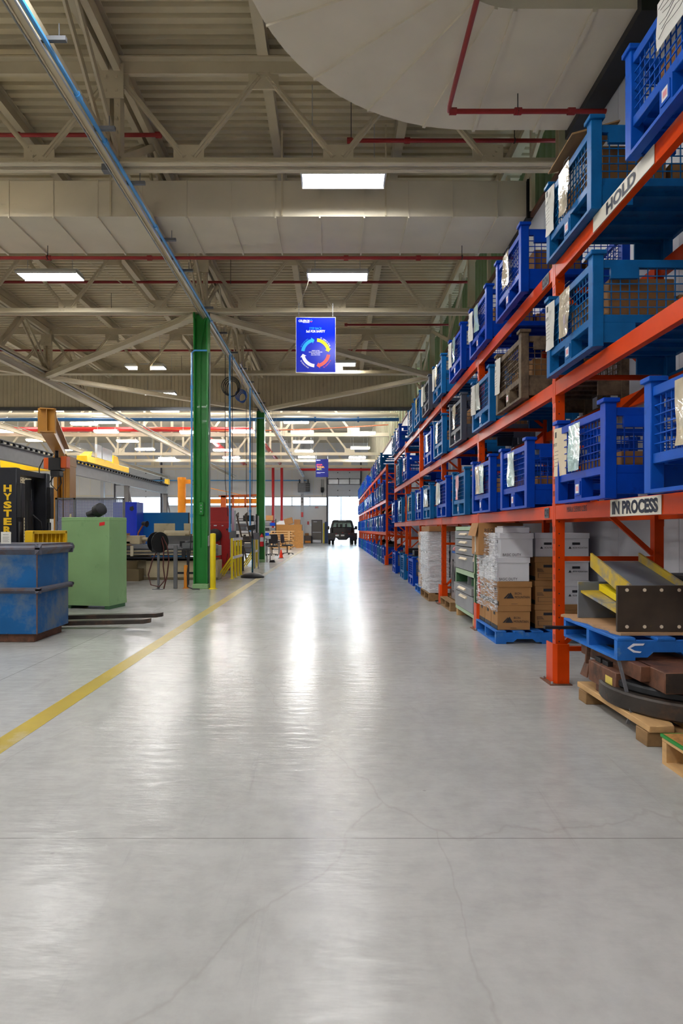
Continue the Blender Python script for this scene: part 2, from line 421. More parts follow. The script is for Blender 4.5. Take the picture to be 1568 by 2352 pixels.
_T = {}
def text_mesh(t, bold=0.0):
    if (t, bold) not in _T:
        cu = bpy.data.curves.new('lettering', 'FONT'); cu.body = t; cu.size = 1; cu.offset = bold; cu.resolution_u = 3
        ob = bpy.data.objects.new('lettering', cu); C.objects.link(ob)
        me = bpy.data.meshes.new_from_object(ob.evaluated_get(bpy.context.evaluated_depsgraph_get()))
        _T[(t, bold)] = ([(v.co.x, v.co.y) for v in me.vertices], [tuple(p.vertices) for p in me.polygons])
        bpy.data.objects.remove(ob); bpy.data.meshes.remove(me); bpy.data.curves.remove(cu)
    return _T[(t, bold)]

def thing(name, label, cat, loc=(0,0,0), rz=0.0, group=None):
    o = bpy.data.objects.new(name, None); C.objects.link(o); o.empty_display_size = .1
    o.location = loc; o.rotation_euler.z = rz
    o['label'] = label; o['category'] = cat
    if group: o['group'] = group
    return o
def tag(o, label, cat, group=None):
    o['label'] = label; o['category'] = cat
    if group: o['group'] = group
    return o
def struct(o): o['kind'] = 'structure'; return o
def kids(o): return [c for c in KIDS.get(o.name, [])] if False else list(o.children)
def dup(root, loc=None, rz=None, label=None, group=None, memo={}):
    r = root.copy(); C.objects.link(r)
    if loc is not None: r.location = loc
    if rz is not None: r.rotation_euler.z = rz
    if label: r['label'] = label
    if group: r['group'] = group
    for ch in memo.get(root.name) or memo.setdefault(root.name, list(root.children)):
        c = ch.copy(); C.objects.link(c); c.parent = r
        for g in memo.get(ch.name) or memo.setdefault(ch.name, list(ch.children)):
            d = g.copy(); C.objects.link(d); d.parent = c
    return r
ORD = ['first', 'second', 'third', 'fourth', 'fifth', 'sixth', 'seventh', 'eighth', 'ninth', 'tenth', 'eleventh', 'twelfth',
       'thirteenth', 'fourteenth', 'fifteenth', 'sixteenth', 'seventeenth', 'eighteenth', 'nineteenth', 'twentieth',
       'twenty-first', 'twenty-second', 'twenty-third', 'twenty-fourth']
# ================================================================== THE BUILDING
XL, XR, Y0, YB, YM = -36.0, 3.1, -10.0, 58.6, 24.85       # side walls, wall behind, far wall, step in the roof
ZD, ZF = 7.75, 9.45                                      # underside of the near and far roof decks
b = MB(); b.box(XL, XR, Y0, YB+.3, -.2, 0); struct(b.build('floor', floorm))
b = MB(); b.box(-2.086, -1.936, .4, 16.5, 0, .0015); o = struct(b.build('trim_1', linem))
b = MB(); b.box(-2.086, -1.936, 16.5, 47, 0, .0015); o = struct(b.build('trim_4', linew))

def ribs(b, a0, a1, pitch, depth, mk, flat=.55):           # corrugated sheet: mk(t, d) -> the two end points of a rib line
    t = a0; pts = []
    while t < a1:
        pts += [(t, 0), (t+pitch*flat, 0), (t+pitch*(flat+.12), depth), (t+pitch*.88, depth)]; t += pitch
    pts.append((t, 0))
    o = len(b.v)
    for t, d in pts: b.v += [mk(t, d)[0], mk(t, d)[1]]
    for i in range(len(pts)-1): b.face([o+2*i, o+2*i+1, o+2*i+3, o+2*i+2])
b = MB(); ribs(b, Y0, YM, .17, .07, lambda t, d: ((XL, t, ZD+d), (XR+.3, t, ZD+d))); b.box(XL, XR+.3, Y0, YM, ZD+.09, ZD+.2)
struct(b.build('ceiling', creamD))
b = MB(); ribs(b, YM, YB, .17, .045, lambda t, d: ((XL, t, ZF+d), (XR+.3, t, ZF+d))); b.box(XL, XR+.3, YM, YB+.3, ZF+.06, ZF+.2)
struct(b.build('ceiling_2', creamF))
b = MB(); ribs(b, XL, XR, .152, .022, lambda t, d: ((t, YM+d, 6.16), (t, YM+d, ZF)), flat=.8); b.box(XL, XR, YM+.04, YM+.1, 6.16, ZF+.1)
struct(b.build('wall_middle', cream))
b = MB(); b.box(XL, XR, YM-.06, YM+.14, 6.10, 6.17); b.box(XL, XR, YM-.10, YM-.04, 6.02, 6.10); struct(b.build('trim_2', steelg))
# right wall: white panels below, green siding above
b = MB(); b.box(XR, XR+.15, Y0, YB, 0, 6.16)
for k in range(58): b.box(XR-.004, XR, Y0+1.2*k, Y0+1.2*k+.02, 0, 6.15)
struct(b.build('wall_right', panelw))
b = MB(); b.box(XR-.05, XR+.2, Y0, YB, 6.16, 6.23); struct(b.build('trim_3', brownc))
b = MB(); ribs(b, Y0, YB, .3, .03, lambda t, d: ((XR+.3+d, t, 6.1), (XR+.3+d, t, ZF+.1)), flat=.85); b.box(XR+.34, XR+.4, Y0, YB, 6.1, ZF+.1)
struct(b.build('wall_right_upper', greenw))
b = MB(); b.box(XL-.2, XL, Y0, YB, 0, ZF+.1); struct(b.build('wall_left', panelc))
b = MB(); b.box(XL, XR+.3, Y0-.2, Y0, 0, ZD+.1); struct(b.build('wall_front', panelc))
# far wall round the openings
DX0, DX1, WX0, WX1, LX0, LX1 = -.57, 2.35, -15.7, -.66, -20.5, -16.4
WZ0, WZ1 = 3.50, 4.37
b = MB()
b.box(XL, XR+.3, YB, YB+.25, WZ1, ZF+.1)
b.box(LX1, DX0, YB, YB+.25, 0, WZ0); b.box(WX1, DX0, YB, YB+.25, WZ0, WZ1); b.box(LX1, WX0, YB, YB+.25, WZ0, WZ1)
b.box(DX1, XR+.3, YB, YB+.25, 0, WZ1); b.box(XL, LX0, YB, YB+.25, 0, WZ1)
b.m(1)
for k in range(38):
    b.box(XL+1.0*k, XL+1.0*k+.03, YB-.012, YB, WZ1+.12, ZF)
b.box(XL, XR, YB-.05, YB, WZ1+.02, WZ1+.14); b.box(XL, XR, YB-.03, YB, 6.9, 6.98)
b.box(LX1, DX0, YB-.02, YB, .0, .9)
struct(b.build('wall_back', [panelg, panelc]))
def panes(name, x0, x1, n):
    w = MB(); w.box(x0, x1, YB+.02, YB+.12, WZ0, WZ0+.06); w.box(x0, x1, YB+.02, YB+.12, WZ1-.06, WZ1)
    for i in range(n+1):
        x = x0+(x1-x0)*i/n; w.box(x-.035, x+.035, YB+.02, YB+.12, WZ0, WZ1)
    f = struct(w.build(name, doorf)); g = MB()
    g.add([(x0, YB+.07, WZ0), (x1, YB+.07, WZ0), (x1, YB+.07, WZ1), (x0, YB+.07, WZ1)], [(0,1,2,3)])
    g.build('window_pane', glass, f)
panes('window_1', WX0, WX1, 9)
def dock(name, x0, x1, zt):
    w = MB(); f = 0
    for k in range(8):                                    # lifted door: stacked sections above the opening
        z = zt+.02+k*.56
        if z > 9: break
        if k == 2:
            continue
        w.box(x0-.1, x1+.1, YB-.12, YB-.06, z, z+.55)
        for c in (.3, .68):
            x = x0+(x1-x0)*c; w.m(1); w.box(x-.04, x+.04, YB-.14, YB-.12, z-.04, z+.06); w.m(0)
    o = struct(w.build(name, [doorw, doorf]))
    z = zt+.02+2*.56
    g = MB(); g.box(x0-.1, x1+.1, YB-.13, YB-.05, z, z+.05); g.box(x0-.1, x1+.1, YB-.13, YB-.05, z+.5, z+.55)
    for c in (0, .333, .667, 1): x = x0-.07+(x1-x0+.14)*c; g.box(x-.04, x+.04, YB-.13, YB-.05, z, z+.55)
    g.build('window_frame', doorf, o)
    g = MB(); g.add([(x0, YB-.09, z), (x1, YB-.09, z), (x1, YB-.09, z+.55), (x0, YB-.09, z+.55)], [(0,1,2,3)]); g.build('window_pane', alu, o)
    g = MB(); g.box(x0-.2, x0-.06, YB-.16, YB, 0, zt+3.6); g.box(x1+.06, x1+.2, YB-.16, YB, 0, zt+3.6); g.build('door_track', doorf, o)
dock('door_1', DX0, DX1, WZ1)
dock('door_2', LX0, LX1, 4.3)
# personnel door
b = MB(); b.box(-2.17, -1.15, YB-.06, YB, 0, 2.2); o = struct(b.build('door_3', doorf))
b = MB(); b.box(-2.1, -1.22, YB-.09, YB-.055, .02, 2.13); b.build('door_leaf', doorg, o)
b = MB(); b.box(-2.05, -1.26, YB-.17, YB-.13, 1.0, 1.06); b.box(-2.05, -2.0, YB-.15, YB-.09, .99, 1.07); b.box(-1.31, -1.26, YB-.15, YB-.09, .99, 1.07); b.build('push_bar', alu, o)
b = MB(); b.box(-2.06, -1.27, YB-.10, YB-.089, .05, .32); b.build('kick_plate', alu, o)
b = MB(); b.box(-1.98, -1.65, YB-.13, YB-.09, 1.98, 2.06); b.build('door_closer', alu, o)
# the yard beyond the doors
b = MB(); b.box(-60, 40, YB+.3, 130, -.3, -.06); struct(b.build('ground', asph))

W = bpy.data.worlds.new('sky'); S.world = W; W.use_nodes = True
nt = W.node_tree; bg = nt.nodes['Background']
bg.inputs['Color'].default_value = (.68, .86, 1, 1); bg.inputs['Strength'].default_value = 2.8

# ------------------------------------------------------------------ roof steel
PX = [-.94+1.98*k for k in range(-17, 3)]
for i, x in enumerate(PX):
    if x < -11.5 or x > 3.05: continue
    b = MB(); b.ibeam((x, Y0+.1, ZD-.13), (x, YM-.1, ZD-.13), .14, .24, .02, .014)
    where = {0: 'above the duct elbow'}.get(i, '')
    o = b.build('roof_purlin', cream)
    n = len([1 for q in PX if -11.5 <= q <= 3.05 and q > x])
    tag(o, 'cream roof purlin under the ribbed deck, %s counted from the right wall' % ORD[n], 'beam', 'roof purlins')

def truss(y, xa, z0, z1, label, m, panel=1.98, off=-.94, rivets=True, sc=1.0, xb=3.0):
    t = thing('roof_truss', label, 'truss', (0, y, 0), 0, 'roof trusses')
    h = .12*sc
    b = MB()
    for s in (-1, 1): b.box(xa, xb, s*.02-.0+(.0 if s > 0 else -.10), s*.02+(.10 if s > 0 else .0), z0, z0+.02); b.box(xa, xb, min(s*.012, s*.03), max(s*.012, s*.03), z0, z0+h)
    b.build('bottom_chord', m, t)
    b = MB(); b.box(xa, xb, -.11, .11, z1-.02, z1); b.box(xa, xb, -.03, .03, z1-.18*sc, z1); b.build('top_chord', m, t)
    k0 = math.floor((xa-off)/panel); xs = []
    k = k0
    while off+panel*k < xb+.01:
        xs.append(off+panel*k); k += 1
    def gus(x, z, up):
        g = MB()
        lo, hi = (z, z+.27*sc) if up else (z-.27*sc, z)
        g.box(x-.20*sc, x+.20*sc, -.012, .012, lo, hi)
        if rivets:
            for px in (-.15, -.075, 0, .075, .15):
                zz = z+.05 if up else z-.06
                g.cbox((x+px*sc, -.033, zz), (.022, .012, .022))
            for s in (-1, 1):
                for q in (0, 1, 2): g.cbox((x+s*(.07+.035*q)*sc, -.03, (z+(.12+.055*q)*sc) if up else (z-(.12+.055*q)*sc)), (.022, .016, .022))
        g.build('gusset_plate', m, t)
    for x in xs:
        if xa <= x <= xb: gus(x, z1-.1*sc, False)
        xm = x+panel/2
        if xa <= xm <= xb: gus(xm, z0+.03, True)
        for s in (-1, 1):
            xn = xm if s > 0 else x-panel/2
            if xa <= x <= xb and xa-.2 <= xn <= xb+.2:
                w = MB(); w.bar((x+s*.06*sc, 0, z1-.2*sc), (xn-s*.06*sc, 0, z0+.14*sc), .07*sc, .05, (0,1,0))
                w.bar((x+s*.06*sc, -.02, z1-.2*sc), (xn-s*.06*sc, -.02, z0+.14*sc), .015, .05, (0,1,0)); w.build('web_member', m, t)
    return t
truss(8.25, -6.5, 6.09, 7.50, 'nearest riveted cream roof truss, just in front of the flat duct', cream)
truss(13.75, -9.5, 6.06, 7.50, 'riveted cream roof truss over the first green column, carrying the blue sign', cream)
truss(19.25, -13, 6.09, 7.50, 'cream roof truss just in front of the ribbed upper wall', cream)
for y, z, la in ((34.2, 6.4, 'bright cream truss in the far bay, nearest the blue pipe'), (42.9, 6.4, 'bright cream truss in the middle of the far bay'),
                 (51.4, 6.4, 'bright cream truss nearest the far dock door wall')):
    t = truss(y, -.78*y*.72, z, 9.3, la, creamF, panel=3.96, rivets=False, sc=1.7)
    v = 0
    for k in range(-9, 1):
        x = -2.92+3.0*k*.5
        if x < -.5*y: continue
        w = MB(); w.bar((x, 0, z), (x, 0, 9.2), .12, .12); w.build('post', creamF, t)
# longitudinal girders on the column lines
def girder(x, label):
    t = thing('column_line_girder', label, 'truss', (x, 0, 0), 0, 'column line girders')
    b = MB(); b.box(-.09, -.02, 2.5, 24.7, 6.13, 6.2); b.box(.02, .09, 2.5, 24.7, 6.13, 6.2); b.build('bottom_chord', cream, t)
    b = MB(); b.box(-.12, -.03, 2.5, 24.7, 7.3, 7.45); b.box(.03, .12, 2.5, 24.7, 7.3, 7.45); b.build('top_chord', cream, t)
    for y in (2.75, 8.25, 13.75, 19.25):
        b = MB(); b.box(-.11, -.03, y-.08, y+.08, 6.2, 7.5); b.box(.03, .11, y-.08, y+.08, 6.2, 7.5); b.box(-.16, .16, y-.11, y-.09, 6.95, 7.4)
        for q in range(5):
            for s in (-1, 1): b.cbox((s*.07, y-.1, 6.5+.18*q), (.03, .05, .03))
        b.build('post', cream, t)
        for s in (-1, 1):
            if y+s*1.83 < 1: continue
            for q, (a, c) in enumerate(((0, 1.6), (1.6, 2.75))):
                b = MB()
                za, zc = (6.2, 7.35) if q == 0 else (7.35, 6.2)
                b.bar((-.07, y+s*a, za), (-.07, y+s*c, zc), .03, .1); b.bar((.07, y+s*a, za), (.07, y+s*c, zc), .03, .1); b.build('web_member', cream, t)
    return t
girder(-2.92, 'cream lattice girder along the green column line, seen end on')
girder(-8.86, 'cream lattice girder along the next column line to the left')
# flat bracing in the plane of the bottom chords
def brace(p, q, label):
    b = MB(); b.bar((p[0], p[1], 6.02), (q[0], q[1], 6.02), .19, .12); b.bar((p[0], p[1], 6.07), (q[0], q[1], 6.07), .24, .02)
    tag(b.build('roof_brace', cream), label, 'brace', 'horizontal roof braces')
brace((-2.8, 13.75), (2.95, 19.2), 'cream roof brace slanting right from the top of the first green column')
brace((-3.05, 13.75), (-8.86, 19.2), 'cream roof brace slanting left from the top of the first green column')
brace((2.95, 19.35), (-2.8, 24.6), 'cream roof brace ending at the top of the second green column from the right')
brace((-8.86, 19.35), (-3.1, 24.6), 'cream roof brace ending at the top of the second green column from the left')
brace((-8.86, 19.2), (-14.8, 13.75), 'cream roof brace crossing the far upper left of the shop')
# wall framing on the right, above the white panels
for k, (y, la) in enumerate(((8.25, 'nearest'), (13.75, 'second'), (19.25, 'third'))):
    t = thing('wall_frame', '%s cream steel frame standing against the green upper siding' % la, 'frame', (3.0, y, 0), 0, 'upper wall frames')
    b = MB(); b.ibeam((.02, 0, 6.23), (.02, 0, 7.6), .14, .14); b.build('post', cream, t)
    for s in (1, 2, 3):
        b = MB(); b.bar((.05, s*1.35, 6.23), (.05, s*1.35, 7.6), .06, .09); b.build('stud', cream, t)
    b = MB(); b.bar((0, 0, 7.4), (0, 2.7, 6.3), .05, .09); b.bar((0, 5.4, 7.4), (0, 2.7, 6.3), .05, .09); b.build('web_member', cream, t)
t = thing('wall_frame', 'far run of bright cream studs along the upper right wall past the ribbed wall', 'frame', (3.0, 25, 0), 0, 'upper wall frames')
for k in range(26):
    b = MB(); b.bar((.08, .6+1.25*k, 6.23), (.08, .6+1.25*k, 9.4), .08, .16); b.build('stud', creamF, t)

# ------------------------------------------------------------------ ducts
t = thing('air_duct', 'flat cream sheet metal duct crossing overhead behind the first truss', 'duct', (0, 0, 0))
b = MB(); b.box(-9.5, 3.04, 9.75, 11.05, 6.2, 6.76); b.build('duct_body', ductm, t)
for k in range(18):
    x = 2.55-.695*k
    if x < -9.4: break
    b = MB(); b.box(x-.012, x+.012, 9.735, 11.06, 6.17, 6.2); b.box(x-.006, x+.006, 9.735, 9.75, 6.2, 6.77); b.build('standing_seam', ductm, t)
for k, x in enumerate((-6.0, -3.5, -.82, .8)):
    b = MB(); b.box(x-.012, x+.012, 9.72, 9.734, 6.2, 7.62); b.build('hanger_strap', cream, t)
b = MB(); b.box(3.0, 3.09, 9.7, 11.1, 6.15, 6.8); b.build('wall_flange', black, t)

ECX, ECY, RO, RI = 1.70, 5.09, 2.55, .77
def arc(R, a0, a1, n): return [(ECX+R*math.cos(a0+(a1-a0)*i/n), ECY+R*math.sin(a0+(a1-a0)*i/n)) for i in range(n+1)]
out = [(2.85, ECY+RO)]+arc(RO, PI/2, PI, 18)+[(ECX-RO, -4)]
inn = [(2.85, ECY+RI)]+arc(RI, PI/2, PI, 18)+[(ECX-RI, -4)]
t = thing('duct_elbow', 'large cream duct elbow sweeping from the right wall over the viewer', 'duct')
b = MB(); b.prism([(x, y, 6.2) for x, y in out]+[(x, y, 6.2) for x, y in reversed(inn)], (0, 0, .85)); b.build('duct_body', ductm, t)
for k, a in enumerate((90, 104, 121, 139, 158, 180)):
    b = MB(); c, s = math.cos(math.radians(a)), math.sin(math.radians(a))
    b.bar((ECX+RI*c, ECY+RI*s, 6.188), (ECX+RO*1.0*c, ECY+RO*1.0*s, 6.188), .035 if k < 2 else .012, .024); b.build('standing_seam', ductm, t)
b = MB(); b.bar((2.45, ECY+RI, 6.185), (2.45, ECY+RO, 6.185), .04, .03); b.build('standing_seam', ductm, t)
for y in (3.4, 1.8):
    b = MB(); b.bar((ECX-RI, y, 6.188), (ECX-RO, y, 6.188), .03, .024); b.build('standing_seam', ductm, t)
b = MB()
for (x0, x1) in ((2.85, 3.09),): b.box(x0, x1, ECY+RI-.08, ECY+RO+.06, 6.12, 7.1)
b.build('wall_collar', black, t)

# ------------------------------------------------------------------ overhead pipes
def pipe(name, label, cat, pts, r, m, group=None, collars=(), hang=(), zt=7.6):
    b = MB(); b.path(pts, r, 8)
    o = tag(b.build(name, m), label, cat, group)
    for c in collars:
        k = MB(); k.tube(V(c[0])-V(c[1])*.04, V(c[0])+V(c[1])*.04, r*1.5, 8); k.build('coupling', m, o)
    for h in hang:
        k = MB(); k.tube(h, (h[0], h[1], zt), .006, 5); k.ring(h, r*1.25, .008, (h and (1,0,0)) , 10, 4); k.build('hanger', black, o)
    return o
G = 'sprinkler pipes'
pipe('sprinkler_pipe', 'dark red sprinkler pipe bending under the big duct elbow', 'pipe',
     [(1.23, -2, 6.0), (1.25, 4, 6.0), (1.275, 6.9, 6.0), (1.285, 6.99, 6.0), (1.33, 7.0, 6.0), (3.05, 7.0, 6.0)], .026, redp, G,
     [((1.33, 7.0, 6.0), (1,0,0)), ((2.06, 7.0, 6.0), (1,0,0)), ((2.66, 7.0, 6.0), (1,0,0))], [(2.06, 7.0, 6.0)], 6.2)
pipe('sprinkler_pipe', 'long dark red sprinkler pipe running right across below the flat duct', 'pipe',
     [(-12, 10.78, 6.0), (3.3, 10.78, 6.0)], .03, redp, G, [((x, 10.78, 6.0), (1,0,0)) for x in (-4.95, -3.2, .2, 1.45)], [(-4.95, 10.75, 6.0), (2.2, 10.75, 6.0)], 6.2)
pipe('sprinkler_pipe', 'short red sprinkler pipe ending at the girder post, upper left', 'pipe',
     [(-9, 8.84, 6.9), (-2.45, 8.84, 6.9)], .028, redp, G, [((-2.5, 8.84, 6.9), (1,0,0)), ((-4.5, 8.84, 6.9), (1,0,0))])
pipe('sprinkler_pipe', 'red sprinkler pipe behind the first truss, right of the light', 'pipe',
     [(.2, 9.0, 6.92), (3.3, 9.0, 6.92)], .028, redp, G, [((.22, 9.0, 6.92), (1,0,0)), ((1.05, 9.0, 6.92), (1,0,0))], [(.24, 9.0, 6.92), (2.6, 9.0, 6.92)])
for y, xa, xb, la in ((14.4, -12, 3.2, 'thin red sprinkler pipe just behind the sign truss'), (16.6, -14, -1.9, 'thin red sprinkler pipe behind the light pair, left half'),
                      (17.4, .3, 3.2, 'thin red sprinkler pipe right of the blue sign'), (19.9, -16, 2.9, 'thin red sprinkler pipe behind the third truss'),
                      (22.6, -18, 2.9, 'thin red sprinkler pipe nearest the ribbed upper wall')):
    pipe('sprinkler_pipe', la, 'pipe', [(xa, y, 7.02), (xb, y, 7.02)], .03, redp, G, [((xa+.02, y, 7.02), (1,0,0))], [((xa+xb)/2+2, y, 7.02)])
pipe('sprinkler_pipe', 'thin bright red pipe across the far bay under the roof', 'pipe', [(-14, 46.5, 7.0), (3, 46.5, 7.0)], .05, redp, G)
pipe('sprinkler_pipe', 'bright red pipe crossing in front of the far dock door', 'pipe', [(-3.0, 50, 6.1), (2.9, 50, 6.1)], .1, redb, G)
pipe('header_pipe', 'thick crimson header pipe across the far bay', 'pipe', [(-28, 33.9, 6.75), (-4.9, 33.9, 6.75), (-4.6, 34.0, 6.75), (-4.5, 34.3, 6.75), (-4.5, 51.5, 6.75)], .13, redm)
pipe('header_pipe', 'long pink lit red pipe running back beside the second green column', 'pipe',
     [(-7.49, 36.4, 6.72), (-7.49, 53.5, 6.72), (-5.36, 53.6, 6.72)], .13, redb)
for x, la in ((-5.36, 'left one of two bright red riser pipes at the far wall'), (-4.6, 'right one of two bright red riser pipes at the far wall')):
    o = pipe('riser_pipe', la, 'pipe', [(x, 54.3, .9), (x, 54.3, 6.7)], .12, redb, 'riser pipes', [((x, 54.3, 1.9), (0,0,1))])
pipe('main_pipe', 'navy blue pipe across the whole bay behind the ribbed wall', 'pipe', [(-17, 29, 6.42), (3.0, 29, 6.42)], .085, navyp, None, [((-.9, 29, 6.42), (1,0,0)), ((1.1, 29, 6.42), (1,0,0))])
pipe('main_pipe', 'cream insulated pipe lying just above the navy pipe', 'pipe', [(-17, 29.2, 6.68), (3.0, 29.2, 6.68)], .10, creamF)
pipe('main_pipe', 'cream pipe across the far bay behind the small sign', 'pipe', [(-20, 44.8, 6.25), (2.9, 44.8, 6.25)], .12, creamF)
pipe('conduit', 'thin cream conduit sagging across under the far roof', 'pipe', [(-10, 33.6, 6.75), (-5, 33.6, 6.6), (-1, 33.6, 6.72), (2.9, 33.6, 6.95)], .03, mat('conduit_rust', '#a8552c', .5, var=.05))
pipe('conduit', 'blue air line across the far wall above the windows', 'pipe', [(-18, 57.9, 5.85), (-2.6, 57.9, 5.85)], .05, bluep)
# cable tray line with the blue air pipe beside it
TX, TZ = -2.80, 5.94
t = thing('cable_tray', 'galvanised cable tray running the length of the aisle beside the blue air line', 'tray')
b = MB(); b.box(TX-.085, TX-.015, -2, 55, TZ+.02, TZ+.03); b.box(TX-.09, TX-.08, -2, 55, TZ+.0, TZ+.05); b.box(TX-.02, TX-.01, -2, 55, TZ+.0, TZ+.05); b.build('channel', cream, t)
b = MB(); b.tube((TX-.115, -2, TZ+.01), (TX-.115, 55, TZ+.01), .011, 6); b.build('conduit', galv, t)
b = MB(); b.tube((TX+.005, -2, TZ-.01), (TX+.005, 55, TZ-.01), .012, 6); b.build('conduit', alu, t)
b = MB(); b.tube((TX+.14, 17.5, TZ+.02), (TX+.14, 55, TZ+.02), .02, 6); b.build('conduit', alu, t)
ys = [4.6, 5.97, 7.3, 8.45, 10.1, 11.3, 13.2]+[14.9+1.65*k for k in range(24)]
for y in ys:
    b = MB(); b.bar((TX-.12, y, TZ+.06), (TX+.23, y, TZ+.06), .042, .042); b.tube((TX+.16, y, TZ+.06), (TX+.16, y, 6.15 if y < 25 else 6.5), .006, 5); b.build('bracket', steelg, t)
b = MB(); b.cbox((TX-.2, 8.2, TZ+.12), (.10, .10, .11)); b.build('junction_box', steelg, t)
o = pipe('air_line', 'bright blue compressed air pipe following the cable tray down the aisle', 'pipe', [(TX+.045, -2, TZ+.022), (TX+.045, 55, TZ+.022)], .024, bluep, None,
     [((TX+.045, y, TZ+.022), (0,1,0)) for y in (6.7, 7.5, 9.6, 13.9, 17, 21, 25, 30)])
# cream crane rails along the other column lines
for x, la in ((-9.0, 'cream rail and tray running back along the next column line to the left'), (-15.0, 'cream rail running back far over the left side of the shop')):
    b = MB(); b.ibeam((x, 12, 5.95), (x, 56, 5.95), .14, .2, .02, .02)
    o = tag(b.build('overhead_rail', creamF), la, 'rail', 'overhead rails')
    for s in (-.14, .16):
        k = MB(); k.tube((x+s, 12, 6.08), (x+s, 56, 6.08), .025, 6); k.build('conduit', galv, o)

# ------------------------------------------------------------------ light fittings
LG = 'high bay strip lights'
def light_proto(kind):
    t = thing('strip_light', '', 'light', (0,0,0), 0, LG)
    b = MB(); b.prism([(-.6, -.19, .0), (-.6, .19, .0), (-.6, .13, .07), (-.6, -.13, .07)], (1.2, 0, 0)); b.build('housing', fixt, t)
    if kind == 'uplight':
        b = MB(); b.prism([(-.575, -.18, -.002), (-.575, -.15, -.08), (-.575, .15, -.08), (-.575, .18, -.002)], (1.15, 0, 0)); b.build('diffuser', lampf, t)
    else:
        for s in (-1, 1): b = MB(); b.box(-.575, .575, s*.0975-.0775, s*.0975+.0775, -.014, -.002); b.build('diffuser', lamp, t)
    if kind == 'skirt':
        b = MB(); b.box(-.6, .6, -.195, -.188, -.05, .0); b.build('side_skirt', fixt, t); b = MB(); b.box(-.6, .6, .188, .195, -.05, .0); b.build('side_skirt', fixt, t)
    if kind == 'uplight':
        b = MB(); b.box(-.55, .55, -.09, .09, .071, .075); b.build('added_uplight', lampu, t)  # upward glow added to these fittings to brighten the far roof
    b = MB()
    for s in (-1, 1): b.box(s*.60-.012, s*.60+.012, -.19, .19, -.03, .02)
    b.build('end_cap', alu, t)
    b = MB()
    for s in (-1, 1): b.tube((s*.45, 0, .07), (s*.45, 0, 1.36), .005, 5); b.build('suspension_wire', alu, t); b = MB()
    return t
LPS = {}
def light(px, py, la, z=6.4, xyz=None, kind='plain'):
    x, y = at_z(px, py, z) if xyz is None else xyz
    if kind not in LPS: LPS[kind] = light_proto(kind); o = LPS[kind]; o.location = (x, y, z); o['label'] = la; return o
    return dup(LPS[kind], (x, y, z), None, la)
light(788, 409, 'nearest glowing strip light, hung below the first truss in the middle', kind='skirt')
light(775, 631, 'glowing strip light above the blue hanging sign', kind='skirt')
light(115, 631, 'glowing strip light at the far left, in front of the second truss', kind='skirt')
light(771, 834, 'glowing strip light half hidden behind the blue hanging sign', kind='skirt')
light(334, 842, 'glowing strip light over the slanting braces, left of the first green column', kind='skirt')
light(366, 902, 'strip light in front of the ribbed wall, left of the first green column', kind='skirt')
for px, py, la in ((680, 968, 'just under the navy pipe, right of the second green column'), (694, 992, 'second below the navy pipe in the tray side row'),
                   (696, 1014, 'third below the navy pipe in the tray side row'), (698, 1035, 'fourth below the navy pipe in the tray side row'), (704, 1049, 'last in the row beside the tray, above the small sign'),
                   (836, 994, 'nearest of the right row over the racks beyond the ribbed wall'), (827, 1028, 'middle of the right row over the racks beyond the ribbed wall'), (820, 1050, 'last of the right row over the racks beyond the ribbed wall'),
                   (111, 940, 'under the sill of the ribbed wall near the left edge'), (378, 941, 'under the sill of the ribbed wall beside the first column'), (193, 972, 'left one of the two lights overlapping the navy pipe'),
                   (248, 968, 'right one of the two lights overlapping the navy pipe'), (244, 990, 'below the crimson pipe left of the middle rail'), (21, 989, 'below the crimson pipe at the left edge'), (86, 1010, 'above the mustard jib arm'),
                   (293, 1012, 'between the two cream rails on the left'), (333, 1031, 'over the far left dock door'), (166, 1031, 'just right of the mustard jib arm'), (384, 1052, 'above the orange jib column'),
                   (558, 990, 'between the two green columns at crimson pipe height'), (440, 992, 'peeping out left of the first green column'), (511, 1033, 'crossed by the pink lit red pipe'),
                   (493, 1012, 'just right of the first green column above the pink lit pipe'), (531, 1050, 'lowest between the two green columns')):
    light(px, py, 'small strip light ' + la, kind='uplight')
added_rows = [(-1.95, y) for y in (5.3, 3.0, .5, -2, -4.5, -7)]+[(-5.6, y) for y in (8.6, 5.2, 1.8, -1.6, -5)]  # lamp rows added out of view to brighten the near bay
added_rows += [(x, y) for x in (-11.3, -16.9, -22.5) for y in (20.2, 15.6, 11, 6.4, 1.8, -3) if abs(x) > .60*y]
added_rows += [(-28, y) for y in (30, 22, 14, 6)]
for k, (x, y) in enumerate(added_rows):
    nr = 'the lamp row nearest the aisle' if x > -3 else 'the second lamp row' if x > -6 else 'the third lamp row' if x > -12 else 'the fourth lamp row' if x > -17 else 'the fifth lamp row' if x > -23 else 'the outermost lamp row'
    n = len([1 for q in added_rows[:k] if q[0] == x])
    light(0, 0, 'added out-of-view strip light of %s, %s from its far end' % (nr, ORD[n]), 6.4, (x, y), 'skirt')
for r, (y, z) in enumerate(((27.6, 7.7), (32.2, 8.5), (37.5, 9.0))):  # extra lamps hidden above the ribbed wall, added to brighten the far bay
    for k, x in enumerate((.3, -5.6, -11.3, -16.9, -22.5, -28)):
        light(0, 0, 'added hidden strip light high under the far roof, %s row, %s from the right' % (ORD[r], ORD[k]), z, (x, y), 'uplight')
